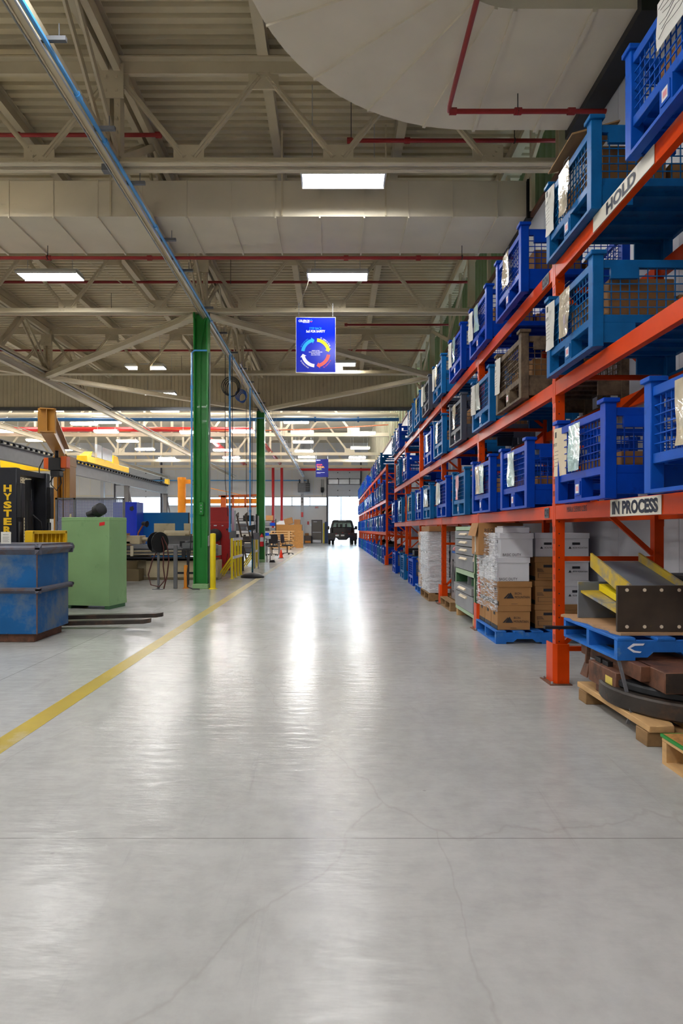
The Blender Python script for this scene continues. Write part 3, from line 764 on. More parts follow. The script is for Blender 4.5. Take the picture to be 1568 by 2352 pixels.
for k, (pts, la) in enumerate(((([(-.45, 12.1, 6.42), (-.55, 12.6, 6.25), (-.75, 13.2, 6.05), (-.86, 13.6, 6.12)]), 'thin pale cord running from the light over the sign to the truss'),
        ([(-4.9, 12.3, 6.6), (-4.6, 12.6, 6.5), (-4.2, 13.0, 6.25), (-3.9, 13.5, 6.15)], 'thin pale cord from the far left light to the second truss'))):
    b = MB(); b.path(pts, .008, 5); tag(b.build('lamp_cable', cream), la, 'cord', 'lamp cords')

for k, (x, y) in enumerate(((-29.5, 36), (-31, 42), (-33, 48), (-34.5, 54), (-34, 43), (-35, 49))):  # more lamps added outside the view to lift the far end
    light(0, 0, 'added unseen strip light beyond the left edge of the far bay, %s of six' % ORD[k], 6.4, (x, y), 'uplight')
# ================================================================== RACKS AND CRATES
XF, XB2 = 1.88, 2.80                                      # aisle face of the posts, back face
def rack(name_label, posts, levels, top, proto=None):
    t = thing('pallet_rack', name_label, 'rack')
    for i, y in enumerate(posts):
        for x0, x1 in ((XF, XF+.078), (XB2-.078, XB2)):
            b = MB(); b.box(x0, x1, y, y+.074, 0, top); b.m(1)
            if y < 18 and x0 == XF:
                z = .36
                while z < top-.1:
                    b.box(x0-.001, x0, y+.018, y+.028, z, z+.045); b.box(x0-.001, x0, y+.048, y+.056, z, z+.045)
                    b.box(x0+.025, x0+.034, y-.001, y, z-.02, z-.008)
                    z += .102
            b.build('post', [orange, dark], t)
        b = MB(); xa, xc, yy = XF+.078, XB2-.078, y+.037
        for z in (.28, 1.05, 1.82, 2.6, 3.35):
            if z < top: b.bar((xa, yy, z), (xc, yy, z), .03, .04)
        b.build('cross_bar', orange, t)
        for z0, z1 in ((.32, 1.02), (1.78, 1.09), (1.88, 2.56), (3.3, 2.65)):
            b = MB(); b.bar((xa, yy, z0 if z0 < z1 else z0), (xc, yy, z1), .03, .038); b.build('brace', orange, t)
    for j, zc in enumerate(levels):
        for i in range(len(posts)-1):
            y0, y1 = posts[i]+.074, posts[i+1]
            for x0, x1, xc in ((XF-.002, XF+.048, XF), (XB2-.048, XB2+.002, XB2)):
                b = MB(); b.box(x0, x1, y0, y1, zc, zc+.118)
                b.box(xc-.004 if xc == XF else xc, xc if xc == XF else xc+.004, y0-.035, y0, zc-.06, zc+.14); b.box(xc-.004 if xc == XF else xc, xc if xc == XF else xc+.004, y1, y1+.035, zc-.06, zc+.14)
                b.box(XF, XF+.05, y0, y0+.004, zc-.06, zc+.13) if xc == XF else None
                b.build('beam', orange, t, bevel=.004)
    return t
PN = [-.34, 2.48, 5.297, 8.11, 10.90, 13.74, 16.51, 19.49]
PF = [22.75+2.82*k for k in range(10)]
LV = [1.385, 2.44, 3.443]
rk = rack('long orange pallet rack along the right wall, three shelves of wire crates, nearest the viewer', PN, LV, 3.63)
rf = rack('far orange pallet rack beyond the gap, near the dock door', PF, [1.09, 2.29, 3.5], 3.68)
# placards and stencils on the near rack's beams
def placard(y, z, w, h, txt, par, m=signw, tw=None, th=None, lift=.003, name='placard', r=(0,-1,0)):
    b = MB(); b.box(XF-.008, XF-.0045, y-w/2, y+w/2, z-h/2, z+h/2); o = b.build(name, m, par)
    k = MB(); k.text(txt, (XF-.008, y, z), r, (0,0,1), tw or w*.9, th or h*.78, .045); k.build('lettering', letter, o); return o
placard(4.08, LV[2]+.060, .86, .112, 'HOLD', rk, tw=.42, th=.085)
placard(3.90, LV[0]+.058, .66, .112, 'IN PROCESS', rk)
placard(5.53, LV[2]+.06, .17, .1, 'C12A', rk, steelg)
placard(5.50, LV[0]+.06, .11, .09, 'C19', rk, steelg)
k = MB(); k.text('MAX 5500 LBS', (XF-.0025, 4.83, LV[0]+.075), (0,-1,0), (0,0,1), .40, .045); k.build('lettering', letter, rk)
for n, (y, g) in enumerate(((5.297, 'nearest'), (8.11, 'second'), (10.90, 'third'), (22.75, 'lone far'))):
    t = thing('post_guard', '%s orange steel guard bolted at the foot of a rack post' % g, 'post guard', (XF, y, 0), 0, 'rack post guards')
    b = MB(); b.prism([(-.045, .10, .008), (-.045, -.055, .008), (-.015, -.085, .008), (.085, -.085, .008), (.085, -.075, .008), (-.01, -.075, .008), (-.035, -.05, .008), (-.035, .10, .008)], (0, 0, .33))
    b.build('guard_plate', orange, t)
    b = MB(); b.box(-.085, .10, -.115, .15, 0, .008); b.build('base_plate', rust, t)
    b = MB()
    for px, py in ((-.06, -.085), (-.06, .12)): b.tube((px, py, .008), (px, py, .026), .010, 8)
    b.build('anchor_bolt', alu, t)

# ------------------------------------------------------------------ wire crates
CL, CD, CHT = .93, 1.04, .66
def crate_proto(m, simple=False):
    t = thing('wire_crate', '', 'crate')
    L, D, H, p = CL, CD, CHT, .078
    if simple:
        t2 = MB()
    def part(name, b, bevel=0.0):
        return b.build(name, m, t, bevel=bevel)
    for x in (0, D-p):
        for y in (0, L-p):
            b = MB(); b.box(x, x+p, y, y+p, 0, H-.022); b.box(x-.016, x+p+.016, y-.016, y+p+.016, H-.03, H); b.box(x-.016, x+p+.016, y-.016, y-.010, H-.03, H+.02) if False else None
            part('corner_post', b, 0 if simple else .004)
    b = MB(); e = .012
    for z0, z1 in ((.545, .60), (.165, .222)):
        b.box(e, .05, p, L-p, z0, z1); b.box(D-.05, D-e, p, L-p, z0, z1)
        b.box(p, D-p, e, .05, z0, z1); b.box(p, D-p, L-.05, L-e, z0, z1)
    part('rail_frame', b, 0 if simple else .003)
    b = MB()
    for x in (.0, D-.06): b = MB(); b.box(x, x+.06, p-.005, L-p+.005, 0, .022); part('runner', b)
    for x0 in (.0, D-.09):
        b = MB(); b.box(x0+.004, x0+.086, L/2-.065, L/2+.065, .022, .165); 
        if not simple: b.box(x0-.002 if x0 == 0 else x0+.08, x0+.01 if x0 == 0 else x0+.092, L/2-.048, L/2+.048, .045, .145)
        o = part('centre_foot', b)
        if not simple and x0 == 0: k = MB(); k.box(-.003, -.0025, L/2-.03, L/2+.03, .06, .125); k.m(1); k.box(-.0035, -.003, L/2-.022, L/2+.018, .075, .11); k.build('route_sticker', [white, pinkp], o)
    for y in (.008, L-.03):
        b = MB(); b.box(p, p+.22, y, y+.022, .03, .165); part('gusset_plate', b)
        b = MB(); b.box(D-p-.22, D-p, y, y+.022, .03, .165); part('gusset_plate', b)
        b = MB(); b.box(p+.05, p+.24, y-.004, y+.024, .47, .545); part('label_holder', b)
    b = MB(); b.box(.03, D-.03, .03, L-.03, .185, .20)
    for k in range(4): b.bar((.05, .15+.21*k, .17), (D-.05, .15+.21*k, .17), .04, .03)
    part('deck', b)
    w = .0032
    for side in range(4):
        b = MB(); n = (14, 6) if not simple else (9, 5)
        z0, z1 = .222, .545
        a0, a1 = p, (L-p if side < 2 else D-p)
        fx = {0: .03, 1: D-.03, 2: .03, 3: L-.03}[side]
        for i in range(1, n[0]):
            a = a0+(a1-a0)*i/n[0]
            if side < 2: b.box(fx-w, fx+w, a-w, a+w, z0, z1)
            else: b.box(a-w, a+w, fx-w, fx+w, z0, z1)
        for j in range(1, n[1]):
            z = z0+(z1-z0)*j/n[1]
            if side < 2: b.box(fx-2*w-w, fx-w, a0, a1, z-w, z+w)
            else: b.box(a0, a1, fx-2*w-w, fx-w, z-w, z+w)
        part('mesh_panel', b)
    return t
COL = {'royal': (royal, 'royal blue'), 'steel': (steelb, 'steel blue'), 'sky': (skyb, 'bright blue'), 'char': (char, 'charcoal grey'), 'rust': (rusty, 'rusty brown')}
PRO = {}
def crate(kind, x, y, z, la, group, simple=False, flip=0.0):
    key = (kind, simple)
    if key not in PRO:
        PRO[key] = crate_proto(COL[kind][0], simple); o = PRO[key]
        o.location = (x, y, z); o.rotation_euler.z = flip; o['label'] = la; o['group'] = group
        return o
    return dup(PRO[key], (x, y, z), flip, la, group)
NR = 'wire crates on the near rack'; FR = 'wire crates on the far rack'
CX0 = 1.79
PM = {'c': (pouch, 'clear plastic document pouch'), 'w': (pouchw, 'tan lined plastic document pouch'), 'g': (pouchg, 'teal lined plastic document pouch'),
      'p': (paper, 'white printed inventory tag'), 'm': (cream_t, 'cream printed inventory tag'), 'k': (pinkp, 'pink document sleeve'), 'y': (yelp, 'yellow sheet')}
def hang_tag(kind, x, y, z, w, h, la, text=True, tilt=0.0, out=.016):
    m, nm = PM[kind]
    b = MB(); b.sheet((0, w/2, -h), (tilt, -w, 0), (0, 0, h), 5, 6, .005 if kind in 'pm' else .009, y*3.1, (-1, 0, 0))
    o = b.build('document_pouch' if kind in 'cwgk' else 'inventory_tag', [m], None, 0, (x-out, y, z))
    tag(o, la, 'document pouch' if kind in 'cwgk' else 'paper tag', 'papers hanging on the crates')
    if kind in 'pm' and text:
        k = MB()
        k.text('INVENTORY', (-.004-tilt*.0, 0, -h*.36), (0,-1,0), (0,0,1), w*.5, h*.07, .03, .012)
        for q in range(5): k.box(-.016, -.0155, -.06*w/.14+.0, (.01+.012*(q % 3)), -h*(.5+.075*q)-.003, -h*(.5+.075*q))
        k.box(-.017, -.016, -w*.18, w*.02, -h*.22, -h*.1)
        k.build('printing', ink, o)
    if kind in 'cwgk':
        k = MB(); k.path([(-.004, .0, -.005), (-.006, -.03, .03), (.014, -.07, .045), (.016, -.02, .05)], .0016, 5); k.build('wire_tie', alu, o)
    return o
SH = ['lowest', 'middle', 'top']
Z = [LV[j]+.118 for j in range(3)]
near = {0: [(2.66, 'sky', 'w'), (4.09, 'royal', 'mg'), (5.82, 'royal', 'g'), (7.10, 'royal', 'wg'), (8.56, 'steel', 'k'), (9.95, 'royal', 'cp'), (11.55, 'steel', 'cc'), (12.88, 'royal', 'c'), (14.33, 'steel', 'y'), (16.62, 'steel', 'c'), (18.35, 'royal', 'c')],
        1: [(4.28, 'steel', 'pw'), (5.97, 'rust', 'p'), (7.24, 'steel', 'cp'), (8.72, 'char', 'w'), (10.27, 'steel', 'w'), (11.57, 'royal', 'c'), (15.60, 'royal', 'w'), (17.3, 'steel', 'c')],
        2: [(2.90, 'sky', 'P'), (4.39, 'steel', 'pw'), (5.92, 'royal', 'w'), (7.40, 'royal', 'pg'), (8.76, 'royal', 'pg'), (10.32, 'steel', 'pw'), (11.72, 'char', 'pc'), (13.05, 'steel', 'y'), (14.42, 'steel', 'c'), (17.2, 'royal', 'c'), (18.6, 'steel', 'c')]}
for j in range(3):
    for n, (y, kind, tg) in enumerate(near[j]):
        nm = COL[kind][1]
        la = '%s wire crate on the %s rack shelf, %s from the near end' % (nm, SH[j], ORD[n])
        if j == 1 and kind == 'rust': la = 'rusty brown wire crate on the middle rack shelf above the file boxes'
        xx = CX0+random.uniform(-.02, .02); dz = .002
        c = crate(kind, xx, y, Z[j]+dz, la, NR, y > 16.2)
        wh = 'on the %s crate of the %s rack shelf' % (ORD[n], SH[j])
        zt = Z[j]+.60
        for q, kd in enumerate(tg):
            if kd == 'P':
                b = MB(); b.sheet((0, .24, -.24), (0, -.5, 0), (0, 0, .26), 5, 5, .006, 1, (-1,0,0)); o = b.build('document_sheet', paper, None, 0, (xx-.012, y+.28, zt-.0))
                tag(o, 'large handwritten paper sheet on the nearest top shelf crate', 'paper tag', 'papers hanging on the crates')
                k = MB()
                for r in range(6): k.path([(-.016, .2-.07*s-.02*r % .05, -.04-.03*r+.012*math.sin(2.3*s+r)) for s in range(5)], .0016, 4)
                k.build('handwriting', ink, o); continue
            if kd in 'pm': yy, w, h, tl, dz2 = y+CL-.10, .15, .38, (.05 if kd == 'm' else .02), .0
            elif kd == 'y': yy, w, h, tl, dz2 = y+CL*.48, .17, .33, .0, -.04
            else:
                yy, w, h, tl, dz2 = y+CL*(.50 if len(tg) == 1 else (.62 if q == 0 else .40)), .22, .34, .0, -.03
                if len(tg) > 1 and tg[0] in 'pm': yy = y+CL*.52
            hang_tag(kd, xx, yy, zt+dz2, w, h, '%s hanging %s' % (PM[kd][1].replace(' document', ''), wh) + (', right one' if len(tg) > 1 and tg[0] == tg[1] and q == 1 else ', left one' if len(tg) > 1 and tg[0] == tg[1] else ''), y < 9, tl)
# contents seen through the mesh
def carton(x0, x1, y0, y1, z0, z1, la, m=card, group=None, lid=False, name='cardboard_box', cat='box'):
    b = MB(); b.box(x0, x1, y0, y1, z0, z1); o = tag(b.build(name, m, None, .004), la, cat, group)
    k = MB(); k.box(x0+.0, x1, (y0+y1)/2-.025, (y0+y1)/2+.025, z1, z1+.0012); k.build('packing_tape', cardd, o)
    return o
for j, n, sz in ((0, 1, .12), (0, 2, .10), (1, 0, .30), (1, 1, .20), (2, 0, .28), (2, 1, .30), (2, 2, .24), (2, 3, .22), (1, 2, .24), (0, 3, .2), (1, 3, .26), (1, 4, .22)):
    y = near[j][n][0]
    carton(CX0+.14, CX0+.60, y+.10, y+.80, Z[j]+.205, Z[j]+.205+sz, 'brown carton inside the %s crate of the %s rack shelf' % (ORD[n], SH[j]), cardd, 'cartons inside the crates')
    if sz > .2: carton(CX0+.66, CX0+.95, y+.15, y+.7, Z[j]+.205, Z[j]+.205+sz*.7, 'smaller carton deep inside the %s crate of the %s rack shelf' % (ORD[n], SH[j]), card, 'cartons inside the crates')
b = MB(); b.prism([(0, 0, 0), (.36, 0, .10), (.36, 0, .115), (0, 0, .015)], (0, .52, 0)); o = b.build('wooden_board', woodd, None, .003, (1.76, 4.62, Z[2]+.668)); tag(o, 'weathered wooden board lying across the second crate on the top rack shelf', 'board')
# crates standing on the floor under the near rack
for n, (y, kind) in enumerate(((14.25, 'royal'), (16.1, 'steel'), (18.35, 'royal'))):
    crate(kind, CX0+.0, y, 0, '%s wire crate on the floor under the near rack, %s past the wrapped pallet' % (COL[kind][1], ORD[n]), NR, False)
    if n < 3:
        b = MB(); b.box(CX0+.15, CX0+.9, y+.12, y+.8, .205, .62)
        b.box(CX0+.3, CX0+.8, y+.2, y+.6, .62, .74) if n else None
        tag(b.build('steel_casting', dark, None, .01), 'dark steel casting inside the %s floor crate past the wrapped pallet' % ORD[n], 'casting', 'castings in floor crates')
# far rack
cnt = {}
kinds = ['royal', 'steel', 'royal', 'sky', 'royal', 'steel']
FZ = [0, 1.09+.12, 2.29+.12, 3.5+.12]
FN = ['floor', 'lowest', 'middle', 'top']
for i in range(len(PF)-1):
    for j in range(4):
        for s in range(2):
            if (i*7+j*3+s) % 11 == 9: continue
            if j == 3 and i in (3,): continue
            y = PF[i]+.2+s*1.28+random.uniform(-.05, .05)
            kd = kinds[(i*5+j*2+s) % 6]; n = cnt.get(j, 0); cnt[j] = n+1
            where = 'on the far rack %s shelf' % FN[j] if j else 'on the floor under the far rack'
            crate(kd, CX0+(0 if j else .03), y, FZ[j]+.002 if j else 0, '%s wire crate %s, %s from its near end' % (COL[kd][1], where, ORD[n]), FR, True)
            if j and i < 5:
                hang_tag('c' if n % 3 else 'w', CX0, y+CL*.5, FZ[j]+.58, .24, .36, '%s on the %s crate of the far rack %s shelf' % (PM['c' if n % 3 else 'w'][1], ORD[n], FN[j]), False)
for n, (y, z) in enumerate(((23.2, FZ[1]+.66), (25.9, FZ[1]+.66), (23.1, FZ[0]+.66), (26.2, .66))):
    b = MB(); b.box(1.9, 2.5, y, y+.5, z, z+.10); b.box(2.0, 2.3, y+.1, y+.45, z+.1, z+.2); b.prism([(1.88, y+.1, z+.1), (2.1, y+.1, z+.25), (2.2, y+.1, z+.1)], (0, .12, 0))
    tag(b.build('scrap_bracket', dark), 'dark steel bracket piled on a far rack crate, %s of four' % ORD[n], 'bracket', 'brackets on far crates')
# ================================================================== GOODS UNDER THE NEAR RACK
def pallet(name, la, x0, x1, y0, y1, z, m, along='y', deckm=None, h=.145, boards=6, gap=.35, bottom=True, group='pallets'):
    t = thing(name, la, 'pallet', (0,0,0), 0, group)
    n = 3
    for i in range(n):
        b = MB()
        if along == 'y':                                    # stringers run across the aisle (X), openings face the aisle
            y = y0+(y1-y0-.045)*i/(n-1)
            b.prism([(x0, y, z+.02), (x0+.2, y, z+.02), (x0+.24, y, z+.055), (x0+.42, y, z+.055), (x0+.46, y, z+.02), (x1-.46, y, z+.02), (x1-.42, y, z+.055), (x1-.24, y, z+.055), (x1-.2, y, z+.02), (x1, y, z+.02), (x1, y, z+h-.02), (x0, y, z+h-.02)], (0, .045, 0))
        b.build('stringer', m, t)
    nb = boards
    for i in range(nb):
        b = MB(); x = x0+(x1-x0-.12)*i/(nb-1); b.box(x, x+.12, y0-.005, y1+.005, z+h-.02, z+h); b.build('deck_board', deckm or m, t, bevel=.003)
    if bottom:
        for x in (x0, (x0+x1)/2-.06, x1-.12):
            b = MB(); b.box(x, x+.12, y0, y1, z, z+.02); b.build('bottom_board', m, t)
    return t
def file_box(x0, x1, y0, y1, z, h, kind, la, face='x', txt=None, group='file boxes'):
    m = {'b': card, 'w': white}[kind]
    t = thing('file_box', la, 'box', ((x0+x1)/2, (y0+y1)/2, z), 0, group)
    w, d = (x1-x0)/2, (y1-y0)/2
    b = MB(); b.box(-w+.008, w-.008, -d+.008, d-.008, 0, h-.01); b.build('box_body', m, t, bevel=.004)
    b = MB(); b.box(-w, w, -d, d, h-.065, h); b.build('lid', m, t, bevel=.003)
    k = MB()
    if txt == 'IM':
        k.prism([(-.10, -d+.006, h*.30), (-.01, -d+.006, h*.30), (-.05, -d+.006, h*.55)], (0, -.001, 0)); k.prism([(-.13, -d+.006, h*.30), (-.108, -d+.006, h*.30), (-.065, -d+.006, h*.5), (-.072, -d+.006, h*.52)], (0, -.001, 0))
        k.text('IRON', (.035, -d+.006, h*.50), (1,0,0), (0,0,1), .075, .028); k.text('MOUNTAIN', (.082, -d+.006, h*.35), (1,0,0), (0,0,1), .17, .028)
        k.box(-.04, .03, -d+.005, -d+.008, .02, .023)
    elif txt == 'BD':
        k.text('BASIC DUTY', (-w+.14, -d+.006, .028), (1,0,0), (0,0,1), .21, .03)
    elif txt == 'FORM':
        k.prism([(-.022, -d+.006, h*.86), (.022, -d+.006, h*.86), (0, -d+.006, h*.93)], (0, -.001, 0)); k.box(-.05, .05, -d+.004, -d+.009, h*.55, h*.66)
        for q in range(3): k.box(-w+.03, -w+.09+.01*q, -d+.005, -d+.0085, h*(.48-.05*q), h*(.495-.05*q))
        k.box(-w+.04, w-.06, -d+.005, -d+.0085, h*.12, h*.128); k.box(-w+.04, w-.06, -d+.005, -d+.0085, h*.30, h*.308)
        k.box(-w+.04, -w+.043, -d+.005, -d+.0085, h*.12, h*.30); k.box(w-.063, w-.06, -d+.005, -d+.0085, h*.12, h*.30)
    elif txt == 'IMW':
        k.prism([(-.07, -d+.006, h*.86), (-.045, -d+.006, h*.86), (-.058, -d+.006, h*.92)], (0, -.001, 0)); k.text('IRON MOUNTAIN', (.03, -d+.006, h*.885), (1,0,0), (0,0,1), .11, .012)
        k.box(-.045, .045, -d+.004, -d+.009, h*.50, h*.60); k.prism([(-.09, -d+.006, h*.34), (-.055, -d+.006, h*.34), (-.073, -d+.006, h*.44)], (0, -.001, 0))
        k.text('IRON MOUNTAIN', (.045, -d+.006, h*.38), (1,0,0), (0,0,1), .17, .02)
    if k.v: k.build('printing', ink, t)
    # the end that faces the aisle: hand hole, and a dark band at the foot
    k = MB(); k.box(-w+.004, -w+.0085, -.035, .035, h*.58, h*.70); k.build('hand_hole', black, t)
    if kind == 'b': k = MB(); k.box(-w+.0045, -w+.0085, -d+.01, d-.01, .0, .05); k.build('foot_band', dark, t)
    return t
BH = .278
pallet('blue_pallet', 'blue wooden pallet under the wrapped stack of file boxes', 1.83, 3.0, 7.07, 8.06, 0, bluew)
ly = ['bottom', 'second', 'third', 'top']
for c in range(3):
    y0 = 7.13+.305*c
    for r in range(4 if c < 2 else 3):
        kind = 'b' if r < 2 else 'w'
        x0 = 1.86+(.0 if r % 2 == 0 else .012)+(.02 if r == 3 else 0); 
        if r == 2: x0 -= .01
        file_box(x0, x0+.39, y0, y0+.30, .147+BH*r, BH, kind, '%s file box, %s layer of the wrapped stack, %s column from the front' % ({'b': 'brown', 'w': 'white'}[kind], ly[r], ORD[c]),
                 txt='IM' if kind == 'b' and c == 0 else 'BD' if c == 0 else None)
b = MB(); b.box(1.93, 2.24, 7.15, 7.5, .147+4*BH+.001, .147+4*BH+.065); b.box(1.94, 2.2, 7.2, 7.45, .147+4*BH+.065, .147+4*BH+.08); tag(b.build('box_lid', white, None, .004), 'loose white box lid lying on top of the file box stack', 'lid')
for c, x0 in enumerate((2.33, 2.66)):
    for r in range(4):
        for q in range(2):
            kind = 'w' if (r == 3 or (c == 1 and r >= 1)) else 'b'
            file_box(x0, x0+.31, 7.25+.40*q, 7.64+.40*q, .147+BH*r, BH, kind, '%s file box, %s layer of the %s column behind the post, %s row' % ({'b': 'brown', 'w': 'white'}[kind], ly[r], ('left', 'right')[c], ('front', 'back')[q]),
                     txt=('IMW' if (c == 1 or kind == 'w') else 'FORM') if q == 0 else None)
b = MB()
pl = [(1.835, 8.05), (1.835, 7.12), (1.86, 7.115), (2.255, 7.115)]
for i in range(3):
    n = 10; z0, z1 = (.36, 1.26)
    (xa, ya), (xc, yc) = pl[i], pl[i+1]
    vs = []; fs = []
    for a in range(n+1):
        for k in range(13):
            t = a/n; z = z0+(z1-z0)*k/12-.10*t*(1 if i == 0 else 0)*0
            w = .006*math.sin(9*t+3.1*k)+.004*math.sin(17*t+k)
            vs.append((xa+(xc-xa)*t-(w if i < 2 else 0), ya+(yc-ya)*t-(w if i == 2 else 0), z))
    for a in range(n):
        for k in range(12): fs.append((a*13+k, a*13+k+1, (a+1)*13+k+1, (a+1)*13+k))
    if i < 2: b.smooth = True; b.add(vs, fs); b.smooth = False
tag(b.build('stretch_wrap', film), 'crinkled clear stretch wrap round the aisle side of the file box stack', 'plastic wrap')
t = thing('cardboard_box', 'big taped kraft carton perched in front of the second rack post', 'box', (1.77, 7.66, .147+3*BH+.003+.0))
z = .40
b = MB(); b.box(0, .55, 0, .37, 0, z-.003); b.build('box_body', card, t, bevel=.005)
b = MB(); b.prism([(0, .0, z-.003), (0, .37, z-.003), (-.05, .37, z-.16), (-.04, .0, z-.17)], (.003, 0, 0)); b.build('flap', card, t)
b = MB(); b.box(-.003, .0, .13, .19, .0, .33); b.sheet((-.02, .2, -.09), (-.01, -.07, 0), (.015, 0, .12), 3, 4, .006, 0); b.build('packing_tape', pouchw, t)
k = MB(); k.text('SP', (.33, 0, .20), (1,0,0), (0,0,1), .10, .075, .03); k.text('REQ', (.13, 0, .30), (1,0,0), (0,0,1), .11, .05); k.text('Wallace', (.14, 0, .20), (1,0,0), (0,0,1), .16, .05); k.box(.05, .5, -.001, 0, .055, .058); k.build('lettering', ink, t)
for c, (la, z0, h, m) in enumerate((('small brown carton beside the kraft carton, under a red lid', .147+3*BH+.003, .12, cardd),)):
    t = thing('cardboard_box', la, 'box', (2.36-.02, 7.3, 0)); 
    bpy.data.objects.remove(t)
# drawer cabinet
t = thing('drawer_cabinet', 'tall pale green and grey drawer cabinet on timbers under the rack', 'cabinet', (1.855, 8.27, .105))
w, d, h = 1.28, .62, 1.235
b = MB(); b.box(.012, d, 0, .03, 0, h); b.box(.012, d, w-.03, w, 0, h); b.box(d-.02, d, 0, w, 0, h); b.box(.012, d, 0, w, h-.03, h); b.box(.012, d, 0, w, 0, .03); b.box(.02, d, .03, w-.03, .575, .60); b.box(.02, d, .03, w-.03, .36, .385); b.build('carcass', dgreen, t, bevel=.004)
b = MB(); b.box(0, .012, 0, w, h-.055, h); b.box(0, .012, 0, w, .0, .055); b.box(0, .012, 0, w, .545, .615); b.box(0, .012, 0, .022, 0, h); b.box(0, .012, w-.022, w, 0, h); b.build('face_frame', lgreen, t, bevel=.003)
for i, (z0, z1) in enumerate(((1.065, 1.172), (.955, 1.055), (.835, .945), (.625, .825), (.30, .40), (.062, .285))):
    b = MB(); b.box(-.012 if i != 4 else -.03, .01 if i != 4 else .3, .03, w-.03, z0, z1); o = b.build('drawer', lathe_g, t, bevel=.003)
    b = MB(); zz = z1-.045; x0 = -.012 if i != 4 else -.03
    b.prism([(x0, .40, zz+.018), (x0-.028, .40, zz-.004), (x0-.028, .40, zz-.014), (x0, .40, zz-.010)], (0, .46, 0)); b.build('handle', cream_t, o)
for n, (y, m, r, hh, nm) in enumerate(((8.62, rust, .035, .07, 'small rusty tin'), (8.78, dgreen, .045, .11, 'green tin'), (8.98, steelg, .055, .14, 'grey tin'))):
    b = MB(); b.lathe((1.855+.12, y, .105+.386), [(r, 0), (r, hh), (r*.94, hh), (r*.9, hh-.006), (0, hh-.006)], 14); tag(b.build('tin_can', m), nm+' on the open shelf of the drawer cabinet', 'tin')
for k, y in enumerate((8.30, 9.42)):
    b = MB(); b.box(1.86, 2.45, y, y+.09, 0, .104); tag(b.build('timber_block', wood, None, .004), 'pine timber under the %s end of the drawer cabinet' % ('near', 'far')[k], 'timber')
# small pallet with a ring casting
pallet('wooden_pallet', 'wooden pallet with a green stripe beside the drawer cabinet', 1.83, 2.9, 9.86, 10.78, 0, woodd, boards=7)
t = thing('ring_casting', 'grey casting with two oval openings standing on the striped pallet', 'casting', (1.98, 10.0, .147))
b = MB()
for z0, z1, y0, y1 in ((0, .14, 0, .56), (.62, .76, .02, .54), (.14, .62, 0, .07), (.14, .62, .245, .315), (.14, .62, .49, .56)): b.box(0, .1, y0, y1, z0, z1)
for yc in (.157, .402):
    for s in range(10):
        a0, a1 = 2*PI*s/10, 2*PI*(s+1)/10
        b.prism([(0, yc+.088*math.cos(a0), .38+.24*math.sin(a0)), (0, yc+.088*math.cos(a1), .38+.24*math.sin(a1)), (0, yc+.125*math.cos(a1), .38+.29*math.sin(a1)), (0, yc+.125*math.cos(a0), .38+.29*math.sin(a0))], (.1, 0, 0))
b.build('casting_body', lathe_g, t)
b = MB(); b.box(-.005, .12, .1, .5, .76, .79); b.build('cover', bluew, t)
b = MB(); b.path([(0, .12, .83), (.05, .25, .87), (.02, .38, .82)], .035, 8); tag(b.build('rag', pinkp, None, 0, (1.98, 10.0, .147)), 'pink rag lying on top of the grey casting', 'rag')
# wrapped white boxes past the third post
pallet('wooden_pallet', 'dark wooden pallet under the wrapped white boxes', 1.70, 2.75, 11.25, 12.3, 0, woodd)
for r in range(4):
    for c in range(3):
        x0 = 1.68+(.03 if r == 0 else 0)
        file_box(x0, x0+.40, 11.27+.32*c, 11.58+.32*c, .147+BH*r, BH, 'w', 'white wrapped box past the third post, %s layer, %s column from the front' % (ly[r], ORD[c]), txt='BD' if c == 0 and r in (1, 2) else None)
        if c == 0: file_box(x0+.42, x0+.82, 11.27, 11.58, .147+BH*r, BH, 'w', 'white wrapped box in the %s layer behind the third post' % ly[r])
b = MB(); b.box(1.70, 2.4, 11.2, 12.2, 1.265, 1.36); tag(b.build('cardboard_tray', cardd, None, .004), 'shallow brown carton on top of the wrapped white boxes', 'box')
b = MB(); vs = []; fs = []
for a in range(13):
    for k in range(15):
        t_ = a/12; yy = 12.22-.98*t_ if t_ < .8 else 11.25-.0; xx = 1.655 if t_ < .8 else 1.655+.42*(t_-.8)/.2
        if t_ < .8: yy = 12.22-.97*t_/.8
        w = .010*math.sin(8*t_+2.7*k)+.006*math.sin(19*t_+k)
        vs.append((xx-w, yy-(w if t_ >= .8 else 0), .19+1.06*k/14))
for a in range(12):
    for k in range(14): fs.append((a*15+k, a*15+k+1, (a+1)*15+k+1, (a+1)*15+k))
b.smooth = True; b.add(vs, fs); b.smooth = False
tag(b.build('stretch_wrap', film), 'crinkled clear stretch wrap round the white boxes past the third post', 'plastic wrap')
pallet('blue_pallet', 'small blue pallet beyond the wrapped white boxes', 1.72, 2.6, 12.5, 13.3, 0, bluew, boards=5)
for r in range(4):
    file_box(1.72, 2.1, 12.52, 12.85, .147+BH*r, BH, 'b', 'brown file box beyond the wrapped white boxes, %s layer' % ly[r])

# nearest bay: steel parts on pallets
t = thing('wooden_pallet', 'heavy pine pallet on block feet under the dark steel parts', 'pallet', (0,0,0), 0, 'pallets')
for y in (3.72, 4.62):
    b = MB(); b.box(1.865, 3.0, y, y+.14, 0, .088); b.build('block', woodd, t, bevel=.004)
for k, x in enumerate((1.87, 2.12, 2.4, 2.7)):
    b = MB(); b.prism([(x, 3.70, .09), (x+.15, 3.70, .09), (x+.17, 3.76, .09), (x+.17, 4.80, .09), (x, 4.80, .09)], (0, 0, .04)); b.build('deck_board', wood, t, bevel=.004)
